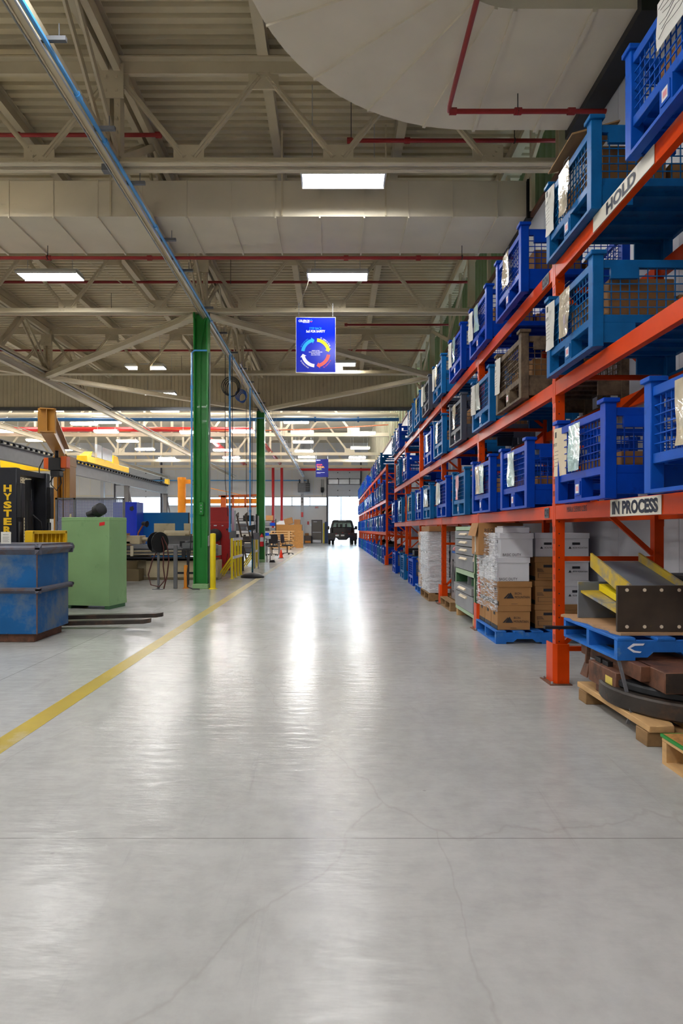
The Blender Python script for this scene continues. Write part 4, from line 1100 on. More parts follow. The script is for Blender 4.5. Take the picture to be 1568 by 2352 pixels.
# dark round die plates
def disc(x, y, r0, z0, z1, la, m, name='die_plate', notch=False):
    b = MB(); n = 40; p = []
    b.lathe((x, y, z0), [(r0-.012, 0), (r0, .012), (r0, z1-z0-.012), (r0-.012, z1-z0)], n)
    return tag(b.build(name, m), la, 'steel part', 'dark steel parts on the near pallet')
disc(2.44, 4.22, .60, .131, .245, 'lowest round dark die plate on the pine pallet', iron)
disc(2.46, 4.24, .57, .246, .300, 'thin round dark die plate second from the bottom of the pile', dark)
b = MB(); b.box(2.0, 3.0, 3.78, 4.75, .301, .43); b.box(1.94, 2.02, 3.95, 4.9, .33, .43); b.m(1); b.box(2.0, 2.22, 3.77, 3.78, .30, .43)
b.m(0); b.box(2.32, 2.98, 3.70, 3.78, .301, .40); tag(b.build('die_block', [rust, iron], None, .006), 'rust brown steel block at the top of the dark pile', 'steel part', 'dark steel parts on the near pallet')
t = thing('die_block', 'rust brown steel block with a cream label overhanging the aisle', 'steel part', (1.875, 4.16, .131), 0, 'dark steel parts on the near pallet')
b = MB(); b.box(0, .13, 0, .44, .06, .21); b.box(.02, .12, .03, .36, 0, .06); b.build('block_body', rust, t, bevel=.006)
b = MB(); b.box(-.002, 0, .045, .15, .09, .165); b.build('paper_label', yelp, t)
b = MB()
for y in (.18, .30): b.box(.03, .10, y, y+.09, .21, .245); b.tube((.029, y+.045, .228), (.031, y+.045, .228), .012, 8)
b.build('clamp', dark, t)
# blue pallet on the pile
pallet('blue_pallet', 'blue pallet with a white arrow on top of the dark steel parts', 1.87, 3.05, 4.12, 5.08, .432, bluew, boards=5, h=.15)
k = MB(); k.prism([(1.935, 4.118, .515), (1.975, 4.118, .545), (2.05, 4.118, .545), (2.04, 4.118, .532), (1.985, 4.118, .530), (1.955, 4.118, .515), (1.985, 4.118, .498), (2.03, 4.118, .492), (2.02, 4.118, .482), (1.975, 4.118, .486)], (0, -.001, 0))
o = [q for q in bpy.data.objects if q.get('label', '').startswith('blue pallet with a white arrow')][0]; k.build('painted_arrow', printw, o)
b = MB(); pts = [(1.93, 4.20), (2.9, 4.22), (2.9, 5.0), (1.90, 5.16), (1.86, 5.12), (1.90, 5.02), (1.875, 4.9), (1.92, 4.72), (1.895, 4.55), (1.93, 4.40), (1.905, 4.3)]
b.prism([(x, y, .583) for x, y in pts], (0, 0, .018)); tag(b.build('plywood_sheet', ply), 'splintered plywood sheet lying on the blue pallet', 'sheet')
t = thing('steel_bracket', 'yellow and black H shaped steel bracket standing on the plywood', 'bracket', (1.925, 4.24, .602), 0, 'yellow steel brackets')
browny = mat('dark_plate_yellow_chips', '#41362a', .55, metal=.1, var=.3, scale=6, wear='#9a8420', wamt=.20, wscale=7)
yellg = mat('yellow_grey_plate', '#c7a92e', .5, var=.15, scale=5, wear='#767d88', wamt=.42, wscale=4)
greyy = mat('grey_plate_yellow_dust', '#71767e', .55, var=.15, scale=4, wear='#a08f35', wamt=.30, wscale=5)
b = MB(); b.box(0, .9, 0, .022, 0, .315); b.build('front_plate', browny, t, bevel=.002)
b = MB(); b.box(0, .85, .68, .70, 0, .285); b.build('back_plate', greyy, t, bevel=.002)
b = MB(); b.prism([(0.01, .03, .12), (.9, .03, .12), (.9, .68, .20), (.02, .68, .20)], (0, 0, .018)); b.build('web_plate', yellg, t)
b = MB(); b.prism([(.10, .03, .145), (.17, .03, .145), (.20, .6, .225), (.13, .6, .225)], (0, 0, .05)); b.build('stiffener', yellow, t)
b = MB()
for x in (.065, .185, .30, .42, .55):
    for z in (.035, .285): b.tube((x, -.004, z), (x, .003, z), .012, 10)
b.build('bolt_hole', cream_t, t)
t = thing('steel_bracket', 'grey and yellow channel bracket tilted on top of the other bracket', 'bracket', (2.02, 4.30, .93), 0, 'yellow steel brackets')
b = MB()
def tilt(x, y, z): return (x, y, z+.13*(y/.6)-.0)
def pr(poly, d): b.prism([tilt(*p) for p in poly], d)
pr([(0, -.03, -.12), (0, .62, -.06), (0, .62, .05), (0, -.03, .0)], (.016, 0, 0)); b.build('side_plate', yellg, t)
b = MB(); pr([(.38, -.03, -.10), (.38, .62, -.06), (.38, .62, .05), (.38, -.03, .0)], (.016, 0, 0)); b.build('side_plate', yellg, t)
b = MB(); pr([(.016, -.03, -.06), (.38, -.03, -.06), (.38, .62, -.03), (.016, .62, -.03)], (0, 0, .014)); b.build('web_plate', greyy, t)
b = MB(); b.box(2.62, 3.05, 4.5, 5.0, .602, .93); b.box(2.6, 3.08, 4.48, 5.02, .93, .95); tag(b.build('steel_box', dark, None, .004), 'black steel box at the right behind the yellow brackets', 'box')
b = MB(); b.bar((1.66, 4.93, .525), (2.9, 4.93, .515), .045, .022); tag(b.build('strap_bar', black), 'flat black bar sticking out of the blue pallet across the orange post', 'bar')
b = MB(); b.bar((1.885, 4.13, .432), (1.90, 3.98, .13), .006, .022, (1,0,0)); b.bar((1.90, 3.98, .13), (1.868, 3.97, .06), .006, .022, (1,0,0)); tag(b.build('steel_strap', steelg), 'grey strap hanging from the blue pallet corner to the pine pallet', 'strap')
b = MB(); b.bar((1.90, 4.66, .44), (1.89, 4.66, .30), .03, .02, (0,1,0)); b.prism([(1.885, 4.62, .30), (1.885, 4.70, .30), (1.86, 4.72, .205), (1.86, 4.60, .205)], (.012, 0, 0)); tag(b.build('steel_spatula', rust), 'rusty steel lug wedged beneath the far corner of the blue pallet', 'steel part')
# pallet at the lower right corner
pallet('wooden_pallet', 'pine pallet with a green edge at the bottom right corner', 1.82, 3.0, 2.35, 3.46, .0, wood, boards=6)
b = MB(); b.box(1.825, 3.0, 2.35, 3.47, .147, .162); o = tag(b.build('osb_sheet', osb), 'green edged chipboard sheet on the bottom right pallet', 'sheet')
b = MB(); b.box(1.817, 1.827, 2.35, 3.475, .146, .163); b.box(1.82, 3.0, 3.47, 3.476, .146, .163); b.build('green_edge', greenc, o)
b = MB(); b.box(1.97, 2.5, 2.7, 3.25, .163, .30); b.box(1.96, 2.51, 2.69, 3.26, .30, .32); tag(b.build('grey_box', panelw, None, .005), 'grey box resting on the green edged sheet', 'box')
# ================================================================== THE LEFT SIDE OF THE AISLE
def column(x, y, top, la, w=.31, m=greenc, box=True):
    t = thing('steel_column', la, 'column', (x, y, 0), 0, 'green steel columns')
    b = MB(); b.box(-w/2, -w/2+.024, -w/2, w/2, .1, top); b.box(w/2-.024, w/2, -w/2, w/2, .1, top); b.box(-w/2+.024, w/2-.024, -.01, .01, .1, top); b.build('shaft', m, t, bevel=.004)
    b = MB(); b.box(-w/2-.012, w/2+.012, -w/2-.02, w/2+.012, 0, .11); b.build('base_block', cabg if m is greenc else m, t, bevel=.006)
    return t
c1 = column(-2.93, 13.75, 6.05, 'nearer bright green steel column carrying the roof truss')
b = MB(); b.tube((-.02, -.03, .9), (-.02, -.03, 4.9), .012, 6); b.path([(-.02, -.03, 4.9), (0, -.03, 5.4), (.08, -.05, 5.9), (.12, -.1, 6.0)], .012, 6); b.build('conduit', greenc, c1)
b = MB(); b.box(-.052, .052, -.07, -.012, 1.62, 1.90); o = b.build('push_button_box', MATS['column_green'], c1, bevel=.006)
b = MB()
for k, m in enumerate((1.83, 1.76, 1.69)): b.tube((0, -.07, m), (0, -.082, m), .014, 10)
b.build('push_button', alu, o)
k = MB(); k.text('CB6', (.157, -.04, 4.2), (0,0,1), (0,1,0), .5, .1); k.build('lettering', ink, c1)
b = MB(); b.tube((.175, .0, .05), (.175, 0, 5.2), .018, 7); b.build('conduit', galv, c1)
c2 = column(-2.93, 24.8, 6.02, 'farther green steel column with a fire extinguisher at its foot')
o = pipe('air_drop', 'blue air drop pipe down the left edge of the nearer green column', 'pipe', [(-2.78, 13.57, 5.2), (-3.05, 13.57, 5.2), (-3.115, 13.58, 5.15), (-3.115, 13.58, 1.2)], .02, bluep, 'blue air drops', [((-3.115, 13.58, 4.4), (0,0,1)), ((-3.115, 13.58, 1.6), (0,0,1))])
pipe('air_drop', 'blue band pipe round the top of the farther green column', 'pipe', [(-2.78, 24.6, 5.7), (-3.09, 24.6, 5.7), (-3.11, 24.6, 5.6), (-3.11, 24.6, 4.9)], .018, bluep, 'blue air drops')
t = thing('fire_extinguisher', 'red fire extinguisher with a white label on the farther green column', 'fire extinguisher', (-2.87, 24.58, .62))
b = MB(); b.lathe((0, 0, 0), [(.02, 0), (.075, .01), (.075, .40), (.05, .46), (.025, .48), (.025, .51), (0, .51)], 14); b.build('cylinder', redb, t)
b = MB(); b.lathe((0, 0, .2), [(.077, 0), (.077, .17)], 14); b.build('label_band', white, t)
b = MB(); b.bar((-.04, 0, .54), (.08, -.02, .53), .02, .02); b.tube((.02, 0, .5), (.02, 0, .55), .018, 8); b.path([(.05, 0, .52), (.1, 0, .45), (.09, 0, .25)], .012, 6); b.build('valve', black, t)
def bollard(x, y, h, r, la, m=yellow):
    t = thing('bollard', la, 'bollard', (x, y, 0), 0, 'bollards')
    b = MB(); b.lathe((0, 0, .008), [(r, 0), (r, h-.02), (r*.9, h-.008), (0, h)], 18); b.build('bollard_post', m, t)
    b = MB(); b.lathe((0, 0, 0), [(r*1.55, 0), (r*1.55, .012), (r, .014)], 18); b.build('base_flange', m, t)
bollard(-2.655, 13.6, 1.21, .062, 'tall yellow bollard beside the nearer green column')
bollard(-3.28, 13.75, .51, .045, 'short tan bollard left of the nearer green column', oranj)
b = MB(); b.box(-2.75, -2.71, 13.62, 13.70, .95, 1.14); b.box(-2.77, -2.74, 13.6, 13.72, .93, 1.16); tag(b.build('outlet_box', galv, None, .004), 'grey outlet box between the green column and the yellow bollard', 'box')
b = MB(); b.path([(-3.12, 13.55, 1.2), (-3.13, 13.5, .8), (-3.19, 13.48, .35), (-3.17, 13.45, .06), (-3.05, 13.4, .018), (-2.9, 13.4, .016)], .013, 7); tag(b.build('power_cable', hoseb), 'black cable drooping down beside the nearer green column', 'cable')
# barrier rails
def barrier(x, y0, y1, h, n, la):
    t = thing('barrier_rail', la, 'barrier', (x, y0, 0), 0, 'yellow barriers')
    for i in range(n):
        y = (y1-y0)*i/(n-1)
        b = MB(); b.box(-.028, .028, y-.028, y+.028, 0, h); b.box(-.06, .06, y-.05, y+.05, 0, .012); b.build('post', yellow, t, bevel=.003)
        if i < n-1 or n == 3:
            b = MB(); b.bar((-.03, y, .56), (-.40, y, .03), .035, .04); b.box(-.46, -.36, y-.05, y+.05, 0, .012); b.build('brace', yellow, t)
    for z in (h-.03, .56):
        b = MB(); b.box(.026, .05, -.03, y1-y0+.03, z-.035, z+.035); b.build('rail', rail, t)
barrier(-2.69, 16.35, 17.9, 1.07, 4, 'nearer yellow barrier with glare-whitened rails in front of the red cabinet')
barrier(-2.71, 20.7, 21.95, 1.07, 3, 'farther yellow barrier with glare-whitened rails near the second green column')
# red machine cabinet
t = thing('red_cabinet', 'tall red machine cabinet behind the yellow bollard', 'cabinet', (-3.72, 18.2, 0))
b = MB(); b.box(0, .66, 0, .8, .10, 1.95); b.build('cabinet_body', redm, t, bevel=.012)
b = MB(); b.box(.02, .64, .04, .78, 0, .10); b.build('plinth', beige, t)
b = MB(); b.box(.0, .66, -.004, 0, 1.505, 1.515); b.build('door_seam', printp if False else coral, t)
b = MB(); b.lathe((.24, 0, 1.13), [(.19, 0), (.19, .12), (.17, .13), (.06, .13), (.06, .10), (0, .10)], 24, (0,-1,0)); b.build('hose_reel', black, t)
b = MB(); b.tube((.58, 0, 1.30), (.58, -.03, 1.30), .028, 10); b.path([(.38, -.12, 1.1), (.42, -.1, .8), (.41, -.05, .5), (.48, -.04, .3), (.57, -.04, .35), (.60, -.03, .6)], .008, 6); b.build('cable', hoseb, t)
k = MB(); k.box(.03, .10, -.002, 0, 1.40, 1.43); k.box(.19, .28, -.002, 0, 1.40, 1.43); k.box(.42, .47, -.002, 0, 1.40, 1.42); k.build('small_label', printw, t)
# stanchion with dome foot
t = thing('stanchion', 'teal stanchion on a wide dark dome base with a black head box', 'stanchion', (-2.22, 16.85, 0))
b = MB(); b.lathe((0, 0, 0), [(.315, 0), (.315, .035), (.27, .075), (.18, .115), (.06, .135), (0, .138)], 32); b.build('dome_base', dark, t)
b = MB(); b.tube((0, 0, .13), (0, 0, 1.05), .024, 12); b.build('pole', teal, t)
b = MB(); b.tube((0, 0, 1.05), (-.01, 0, 1.28), .035, 10, .022); b.prism([(-.10, -.06, 1.27), (.085, -.06, 1.30), (.085, -.06, 1.43), (-.10, -.06, 1.40)], (0, .12, 0)); b.build('head_box', black, t)
# utility drops hung from the tray
def drop(x, y, z0, la, coil=None):
    t = thing('utility_drop', la, 'air drop', (x, y, 0), 0, 'blue air drops')
    b = MB(); b.path([(0, 0, TZ), (0, 0, z0)], .024, 8); b.tube((0, 0, z0), (0, 0, z0-.12), .035, 8); b.build('drop_pipe', bluep, t)
    b = MB(); b.path([(.06, .02, TZ), (.07, .02, 3), (.03, .02, z0+.1)], .009, 5); b.path([(-.12, .0, TZ), (-.12, 0, 2.6), (-.05, 0, z0+.3)], .009, 5); b.build('cord', hoseb, t)
    for z in (4.8, 3.2, 1.9):
        b = MB(); b.tube((0, 0, z-.04), (0, 0, z+.04), .034, 8); b.build('coupling', bluep, t)
drop(-2.775, 16.5, 1.35, 'nearer blue air drop pipe hanging between the green columns')
drop(-2.775, 20.45, 1.35, 'farther blue air drop pipe hanging beside the second green column')
for x, z, r, m, la in ((-2.86, 5.25, .26, hoseb, 'black hose coil hanging under the tray at the first blue drop'), (-2.58, 5.0, .16, hoseu, 'blue hose coil hanging under the tray between the drops')):
    b = MB()
    for k in range(4): b.ring((x+.01*k, 17.2+.012*k, z-.02*k), r*(1-.06*k), .013, (.25*k, 1, .1), 20, 5)
    b.path([(x, 17.2, z+r), (x+.03, 17.2, z+r+.25), (x+.02, 17.2, TZ)], .006, 5)
    tag(b.build('hose_coil', m), la, 'hose', 'hose coils')
def strut(x, y, h, la):
    t = thing('strut_stand', la, 'stand', (x, y, 0), 0, 'galvanised strut stands')
    for s in (-.06, .06):
        b = MB(); b.box(s-.022, s+.022, -.02, .02, 0, h); 
        for k in range(int(h/.1)): b.box(s-.008, s+.008, -.022, -.019, .06+.1*k, .1+.1*k)
        b.build('strut', galv, t)
    b = MB(); b.box(-.1, .1, -.05, -.02, h*.55, h*.68); b.build('receptacle', steelg, t)
strut(-2.95, 18.1, 1.85, 'galvanised strut stand beside the red cabinet')
strut(-2.58+.0, 20.6, 1.75, 'galvanised strut stand left of the second green column')

# hose reel on its stand
t = thing('hose_reel', 'black hose reel on a grey post with hanging maroon hose', 'hose reel', (-3.83, 13.55, 0))
b = MB(); b.tube((0, 0, .01), (0, 0, .92), .028, 10); b.box(-.11, .11, -.10, .10, 0, .012); b.build('stand', steelg, t)
b = MB(); b.lathe((-.06, 0, 1.02), [(.10, 0), (.225, .0), (.225, .012), (.08, .02), (.08, .13), (.225, .14), (.225, .152), (.05, .152)], 26, (.80, -.6, 0)); b.build('reel_drum', black, t)
b = MB(); b.path([(.06, -.05, 1.18), (.13, -.06, .9), (.12, -.06, .5), (.16, -.07, .2), (.04, -.08, .06), (-.14, -.08, .10), (-.20, -.07, .32), (-.10, -.06, .68), (.06, -.05, .95)], .014, 7); b.path([(.10, -.05, 1.15), (.2, -.05, .95), (.24, -.05, .65), (.2, -.05, .3), (.13, -.05, .02)], .014, 7); b.build('hose', hosem, t)
b = MB(); b.box(-.11, .02, -.12, .02, .80, .95); b.build('bracket', dark, t)
b = MB(); b.box(-.05+.33, .03+.33, -.03, .03, .0, .95); tag(b.build('steel_post', steelg, None, .003, (-3.83, 13.75, 0)), 'slim grey post just right of the hose reel', 'post')
# lathe
t = thing('lathe', 'long beige and grey lathe standing behind the hose reel', 'lathe', (-5.75, 16.0, 0))
b = MB(); b.box(0, 2.75, .05, .55, .62, .88); b.box(0, 2.75, .0, .08, .80, .92); b.box(0, 2.75, .0, .06, .68, .72); b.build('bed', lathe_g, t, bevel=.008)
b = MB(); b.box(.9, 2.75, .0, .6, .06, .50); b.box(.4, 2.75, .08, .55, .0, .08); b.box(.0, .9, .2, .5, .1, .62); b.build('pedestal', beige, t, bevel=.01)
b = MB(); b.box(.0, 2.7, -.10, .5, .52, .555); b.box(0, 2.7, -.10, -.08, .52, .60); b.build('chip_tray', dark, t)
b = MB(); b.tube((0, -.01, .74), (2.7, -.01, .74), .02, 8); b.tube((0, -.01, .66), (2.7, -.01, .66), .015, 8); b.build('lead_screw', beige, t)
b = MB(); b.box(.15, .75, .0, .5, .92, 1.14); b.tube((.75, .2, 1.04), (.9, .2, 1.04), .05, 12); b.box(.05, .5, .0, .4, .88, 1.0); b.build('headstock', beige, t, bevel=.01)
b = MB(); b.box(.98, 2.6, .30, .34, .90, 1.14); b.build('splash_guard', lathe_g, t, bevel=.004)
b = MB(); b.tube((1.35, .12, 1.20), (2.0, .12, 1.20), .07, 12); b.tube((2.0, .12, 1.20), (2.2, .12, 1.22), .03, 10); b.box(1.45, 1.9, .05, .2, 1.14, 1.2); b.build('tailstock', beige, t)
b = MB(); b.box(1.8, 2.05, -.12, .3, .86, 1.0); b.box(1.86, 1.95, -.15, -.1, .55, .9); b.build('carriage', dark, t, bevel=.006)
b = MB(); b.box(.55, .62, -.14, -.1, .62, .88); b.box(2.35, 2.44, -.14, -.11, .45, .9); b.build('scale_plate', cream, t)
for x, w, la in ((-4.77, .55, 'left'), (-3.98, .5, 'right')):
    b = MB(); b.box(x, x+w, 16.45, 16.5, 1.15, 1.46); b.box(x+.05, x+.1, 16.44, 16.48, .88, 1.2); b.box(x+w-.1, x+w-.05, 16.44, 16.48, .88, 1.2); tag(b.build('splash_shield', beige, None, .005), '%s one of two beige shields standing behind the lathe' % la, 'shield')
b = MB(); b.lathe((-5.15, 15.8, .30), [(.14, 0), (.17, .20), (.165, .205), (.16, .19), (0, .19)], 18); b.box(-5.4, -4.9, 15.6, 16.0, 0, .30) ; tag(b.build('oil_bucket', mat('bucket_brown', '#6b5b3d', .6)), 'brown bucket on a low block under the lathe', 'bucket')
b = MB(); b.box(-5.48, -5.2, 15.9, 16.2, .885, .90); b.box(-5.46, -5.3, 15.95, 16.15, 1.145, 1.2); tag(b.build('cardboard_tray', cardd, None, .003), 'open brown carton on the left end of the lathe', 'box')
t = thing('work_lamp', 'copper and black work lamp on the lathe', 'lamp', (-5.25, 16.6, 0))
b = MB(); b.path([(0, 0, .88), (.02, 0, 1.2), (.12, 0, 1.38), (.2, -.05, 1.45)], .02, 8); b.build('arm', mat('copper', '#b9703c', .3, metal=.9, var=.1), t)
b = MB(); b.lathe((.2, -.05, 1.45), [(.05, -.06), (.06, .02), (.085, .08)], 14, (.9, -.3, -.1)); b.build('lamp_shade', dark, t)
t = thing('steel_bench', 'dark leg bench between the hose reel and the green column', 'bench', (-3.72, 14.6, 0))
b = MB(); b.box(0, .62, 0, .5, .80, .84); b.build('bench_top', dark, t)
for x in (.25, .56):
    b = MB(); b.box(x, x+.05, .02, .07, 0, .8); b.build('leg', dark, t)
b = MB(); b.box(.0, .6, .03, .06, .25, .30); b.build('stretcher', dark, t)
b = MB(); b.box(-3.6, -3.35, 14.7, 14.95, .845, .98); b.tube((-3.5, 14.82, .98), (-3.5, 14.82, 1.03), .06, 10); tag(b.build('vise', steelg, None, .006), 'grey vise block on the dark bench', 'vise')
# panels and cabinets behind the machines
t = thing('welding_screen', 'low teal blue screen behind the lathe', 'screen', (-5.72, 18.5, 0))
b = MB(); b.box(0, 1.40, 0, .02, .35, 1.80); b.build('screen_panel', tealp, t)
b = MB()
for x in (0, 1.38): b.box(x, x+.03, -.02, .04, 0, 1.80); b.box(x-.1, x+.13, -.2, .2, 0, .03)
b.build('frame', dark, t)
t = thing('blue_cabinet', 'glossy cobalt blue tall cabinet left of the lathe', 'cabinet', (-6.12, 17.2, 0))
b = MB(); b.box(0, .66, 0, .6, .05, 2.06); b.build('cabinet_body', bluecab, t, bevel=.01)
b = MB(); b.prism([(.47, -.003, 1.92), (.56, -.003, 1.95), (.585, -.003, 1.86), (.53, -.003, 1.80), (.46, -.003, 1.84)], (0, .002, 0)); b.build('emblem_patch', ink, t)
b = MB(); b.box(-.0, .66, .02, .6, 0, .05); b.build('plinth', dark, t)
t = thing('machine_guard', 'grey blue perforated guard panel behind the green cabinet', 'guard', (-6.45, 14.4, 0))
b = MB(); b.box(.04, 1.56, 0, .006, .15, 2.0); b.build('perforated_panel', perf, t)
b = MB()
for x in (0, .42, 1.56): b.box(x, x+.045, -.02, .025, 0, 2.03)
b.box(0, 1.6, -.02, .025, 1.99, 2.03); b.box(0, 1.6, -.02, .025, .12, .16); b.build('frame', steelg, t)
t = thing('star_knob', 'cream four arm hand knob behind the green cabinet', 'hand wheel', (-4.64, 10.95, 0))
b = MB(); b.tube((0, 0, 1.15), (0, 0, 1.5), .022, 10); b.tube((-.12, 0, 1.47), (.12, 0, 1.47), .018, 8); b.tube((0, -.12, 1.47), (0, .12, 1.47), .018, 8); b.lathe((0, 0, 1.5), [(.03, 0), (.018, .03), (.02, .06), (0, .075)], 10); b.build('knob', beige, t)
b = MB(); b.tube((0, 0, 0), (0, 0, 1.15), .03, 10); b.lathe((0, 0, 0), [(.12, 0), (.12, .02), (.04, .03)], 14); b.build('stand', beige, t)
t = thing('pegboard_panel', 'tan pegboard panel in a dark frame behind the forklift', 'panel', (-7.3, 11.6, 0))
b = MB(); b.box(0, 1.82, 0, .02, .5, 2.30); b.build('board', pegm, t)
b = MB(); b.box(1.82, 1.90, -.05, .03, 0, 1.86); b.box(-.06, 0, -.03, .03, 0, 2.3); b.box(.6, 1.9, -.05, -.01, 1.80, 1.86); b.build('frame', dark, t)
# green cabinet
t = thing('green_cabinet', 'large pale green steel cabinet beside the fork tines', 'cabinet', (-3.655, 10.1, 0), math.radians(-11))
b = MB(); b.box(-.86, 0, 0, .55, .075, 1.50); b.box(-.865, .005, -.005, .555, 1.445, 1.455); b.build('cabinet_body', cabg, t, bevel=.006)
b = MB(); b.box(-.86, .002, -.003, .55, .055, .115); b.build('base_band', cabg, t)
b = MB(); b.box(-.08, 0, .0, .5, 0, .056); b.box(-.86, -.70, .02, .5, 0, .056); b.build('foot', dgreen, t)
b = MB(); b.add([(-.175, -.004, 1.355), (-.08, -.004, 1.37), (-.075, -.004, 1.425), (-.17, -.004, 1.41)], [(0,1,2,3)]); b.build('red_sticker', exitred, t)
t = thing('blower_motor', 'black blower motor sitting on top of the green cabinet', 'motor', (-3.95, 10.3, 1.50))
b = MB(); b.lathe((.06, 0, .12), [(.09, -.07), (.105, -.06), (.105, .06), (.09, .07), (.04, .075)], 20, (.8, -.5, .35)); b.build('housing', dark, t)
b = MB(); b.tube((0, 0, .10), (-.13, 0, .03), .045, 12, .06); b.box(-.12, -.02, -.05, .05, 0, .03); b.build('outlet', black, t)
# blue skip
t = thing('steel_skip', 'worn blue steel skip with rusty rim at the left edge', 'skip', (-3.4, 7.12, 0))
b = MB(); b.box(-1.9, 0, 0, .84, .10, 1.06); b.build('skip_body', tub, t, bevel=.006)
def flange(z, dz, ov, name):
    b = MB(); p = [(0, z-dz), (ov, z), (ov, z+.02), (0, z+dz)]
    b.prism([(-1.9-ov, -a, c) for a, c in p], (1.9+2*ov, 0, 0)); b.prism([(a, -ov, c) for a, c in p], (0, .84+2*ov, 0)); b.prism([(-1.9-ov, .84+a, c) for a, c in p], (1.9+2*ov, 0, 0)); b.build(name, tubrim, t)
flange(1.07, .06, .055, 'rim'); flange(.60, .035, .05, 'mid_rib')
b = MB(); b.box(-1.9, .02, -.02, .86, 1.10, 1.135); b.build('top_lip', tubrim, t)
for x in (-.58, -1.7):
    b = MB(); b.box(x, x+.52, .06, .78, 0, .10); b.build('skid', rust, t, bevel=.006)
b = MB(); b.box(-.006, .006, -.006, .0, .1, 1.05); b.build('corner_weld', rust, t)
t2 = thing('notice_card', 'white printed notice standing on the skip rim', 'card', (-3.83, 7.15, 1.136))
b = MB(); b.box(0, .115, 0, .004, 0, .135); b.build('card_sheet', paper, t2)
k = MB(); k.text('NOTICE', (.057, 0, .105), (1,0,0), (0,0,1), .06, .012)
for q in range(5): k.box(.02, .095-.01*(q % 2), -.0012, 0, .02+.014*q, .023+.014*q)
k.build('printing', ink, t2)
# forklift
t = thing('forklift', 'black and yellow forklift with low forks behind the blue skip', 'forklift', (-4.2, 8.50, 0))
for s in (-1, 1):
    b = MB(); b.box(-.12, .10, s*.42-.055, s*.42+.055, .05, 2.10); b.box(-.16, -.06, s*.30-.04, s*.30+.04, .05, 2.0); b.build('mast_rail', mast, t, bevel=.008)
    b = MB(); b.box(.10, .16, s*.42-.05, s*.42+.05, 1.45, 1.9); b.box(.10, .13, s*.42-.03, s*.42+.03, .2, 1.4); b.build('roller_guard', black, t, bevel=.006)
b = MB(); b.box(-.12, .08, -.45, .45, 2.02, 2.09); b.box(-.1, .04, -.40, .40, 1.0, 1.08); b.build('mast_crosshead', mast, t)
b = MB(); b.tube((-.02, -.13, .1), (-.02, -.13, 1.7), .04, 10); b.tube((-.02, .13, .1), (-.02, .13, 1.7), .04, 10); b.path([(.03, .1, 1.5), (.12, .15, 1.4), (.14, .2, 1.0), (.1, .22, .6)], .016, 6); b.build('lift_cylinder', dark, t)
k = MB()
for i, ch in enumerate('HYSTER'): k.text(ch, (-.01, -.477, 1.83-.107*i), (1,0,0), (0,0,1), .105, .092, .05, .0025)
k.build('lettering', ycrane, t)
b = MB()
for i in range(8): b.box(.20, .26, -.34+.13*i-.012, -.34+.13*i+.012, .95, 1.26)
b.box(.18, .20, -.40, .62, .95, 1.26); b.box(.18, .28, -.40, .62, 1.24, 1.285); b.box(.18, .28, -.42, -.36, .94, 1.28); b.box(.18, .28, .58, .64, .94, 1.28); b.box(.18, .27, -.4, .6, .3, .42); b.box(.18, .2, -.3, -.2, .42, .95); b.box(.18, .2, .2, .3, .42, .95); b.build('carriage', mustard if False else ycrane, t, bevel=.004)
for y in (-.30, .28):
    b = MB(); b.prism([(.28, y-.06, .03), (1.70, y-.06, .065), (1.78, y-.03, .075), (1.78, y+.03, .075), (1.70, y+.06, .065), (.28, y+.06, .03)], (0, 0, .055)); b.box(.26, .31, y-.06, y+.06, .03, .62); b.build('fork', iron, t)
b = MB(); b.box(-2.6, -.55, -.38, .5, .35, 1.05); b.box(-2.75, -1.9, -.38, .52, .3, 1.25); b.box(-.7, -.2, -.38, .42, .2, .6); b.build('chassis', ycrane, t, bevel=.03)
b = MB()
for x in (-.35, -2.15):
    for s in (-1, 1): b.bar((x, s*.38, 1.0), (x-.1, s*.38, 2.03), .06, .06)
b.box(-2.35, -.30, -.42, .42, 2.02, 2.08); b.build('overhead_guard', mast, t)
for x, r in ((-.45, .33), (-2.1, .27)):
    for y in (-.30, .52):
        b = MB(); b.lathe((x, y-.09, r), [(r*.6, 0), (r*.95, .0), (r, .03), (r, .15), (r*.95, .18), (r*.6, .18)], 24, (0,1,0)); b.build('wheel', rubber, t)
b = MB(); b.path([(-.16, -.35, 1.75), (-.22, -.36, 1.7), (-.22, -.36, 1.45), (-.17, -.36, 1.3)], .022, 7); b.path([(-.25, -.4, 1.15), (-.2, -.45, 1.0), (-.28, -.5, .9)], .03, 7); b.build('hydraulic_hose', black, t)

# cranes
t = thing('jib_crane', 'mustard jib crane with its arm swung towards the viewer', 'jib crane', (-7.10, 16.4, 0), 0, 'jib cranes')
b = MB(); b.box(-.21, -.11, -.2, .2, 0, 3.15); b.box(.11, .21, -.2, .2, 0, 3.15); b.box(-.11, .11, .12, .2, 0, 3.15); b.tube((0, 0, 0), (0, 0, 2.9), .10, 14); b.box(-.22, .22, -.22, .22, 2.95, 3.2); b.build('mast_post', mustard, t, bevel=.008)
d = V((2.06, -5.5, 0))
b = MB(); b.ibeam((-.02, .05, 3.22), (d.x, d.y, 3.22), .22, .42, .02, .015); b.prism([(-.2, -.05, 2.95), (.2, -.05, 2.95), (.16, -.3, 3.1), (-.16, -.3, 3.1)], (0, 0, .15)); b.build('arm_beam', mustard, t)
b = MB(); b.cbox((d.x*.98, d.y*.98, 3.22), (.30, .06, .44)); b.build('end_stop', mustard, t)
t = thing('chain_hoist', 'orange and black chain hoist hanging under the mustard jib arm', 'hoist', (-6.0, 13.45, 2.42))
b = MB(); b.box(-.13, .13, -.12, .12, .15, .42); b.box(-.10, .10, -.1, .1, .02, .15); b.tube((0, 0, .42), (0, 0, .58), .04, 8); b.build('hoist_body', black, t, bevel=.01)
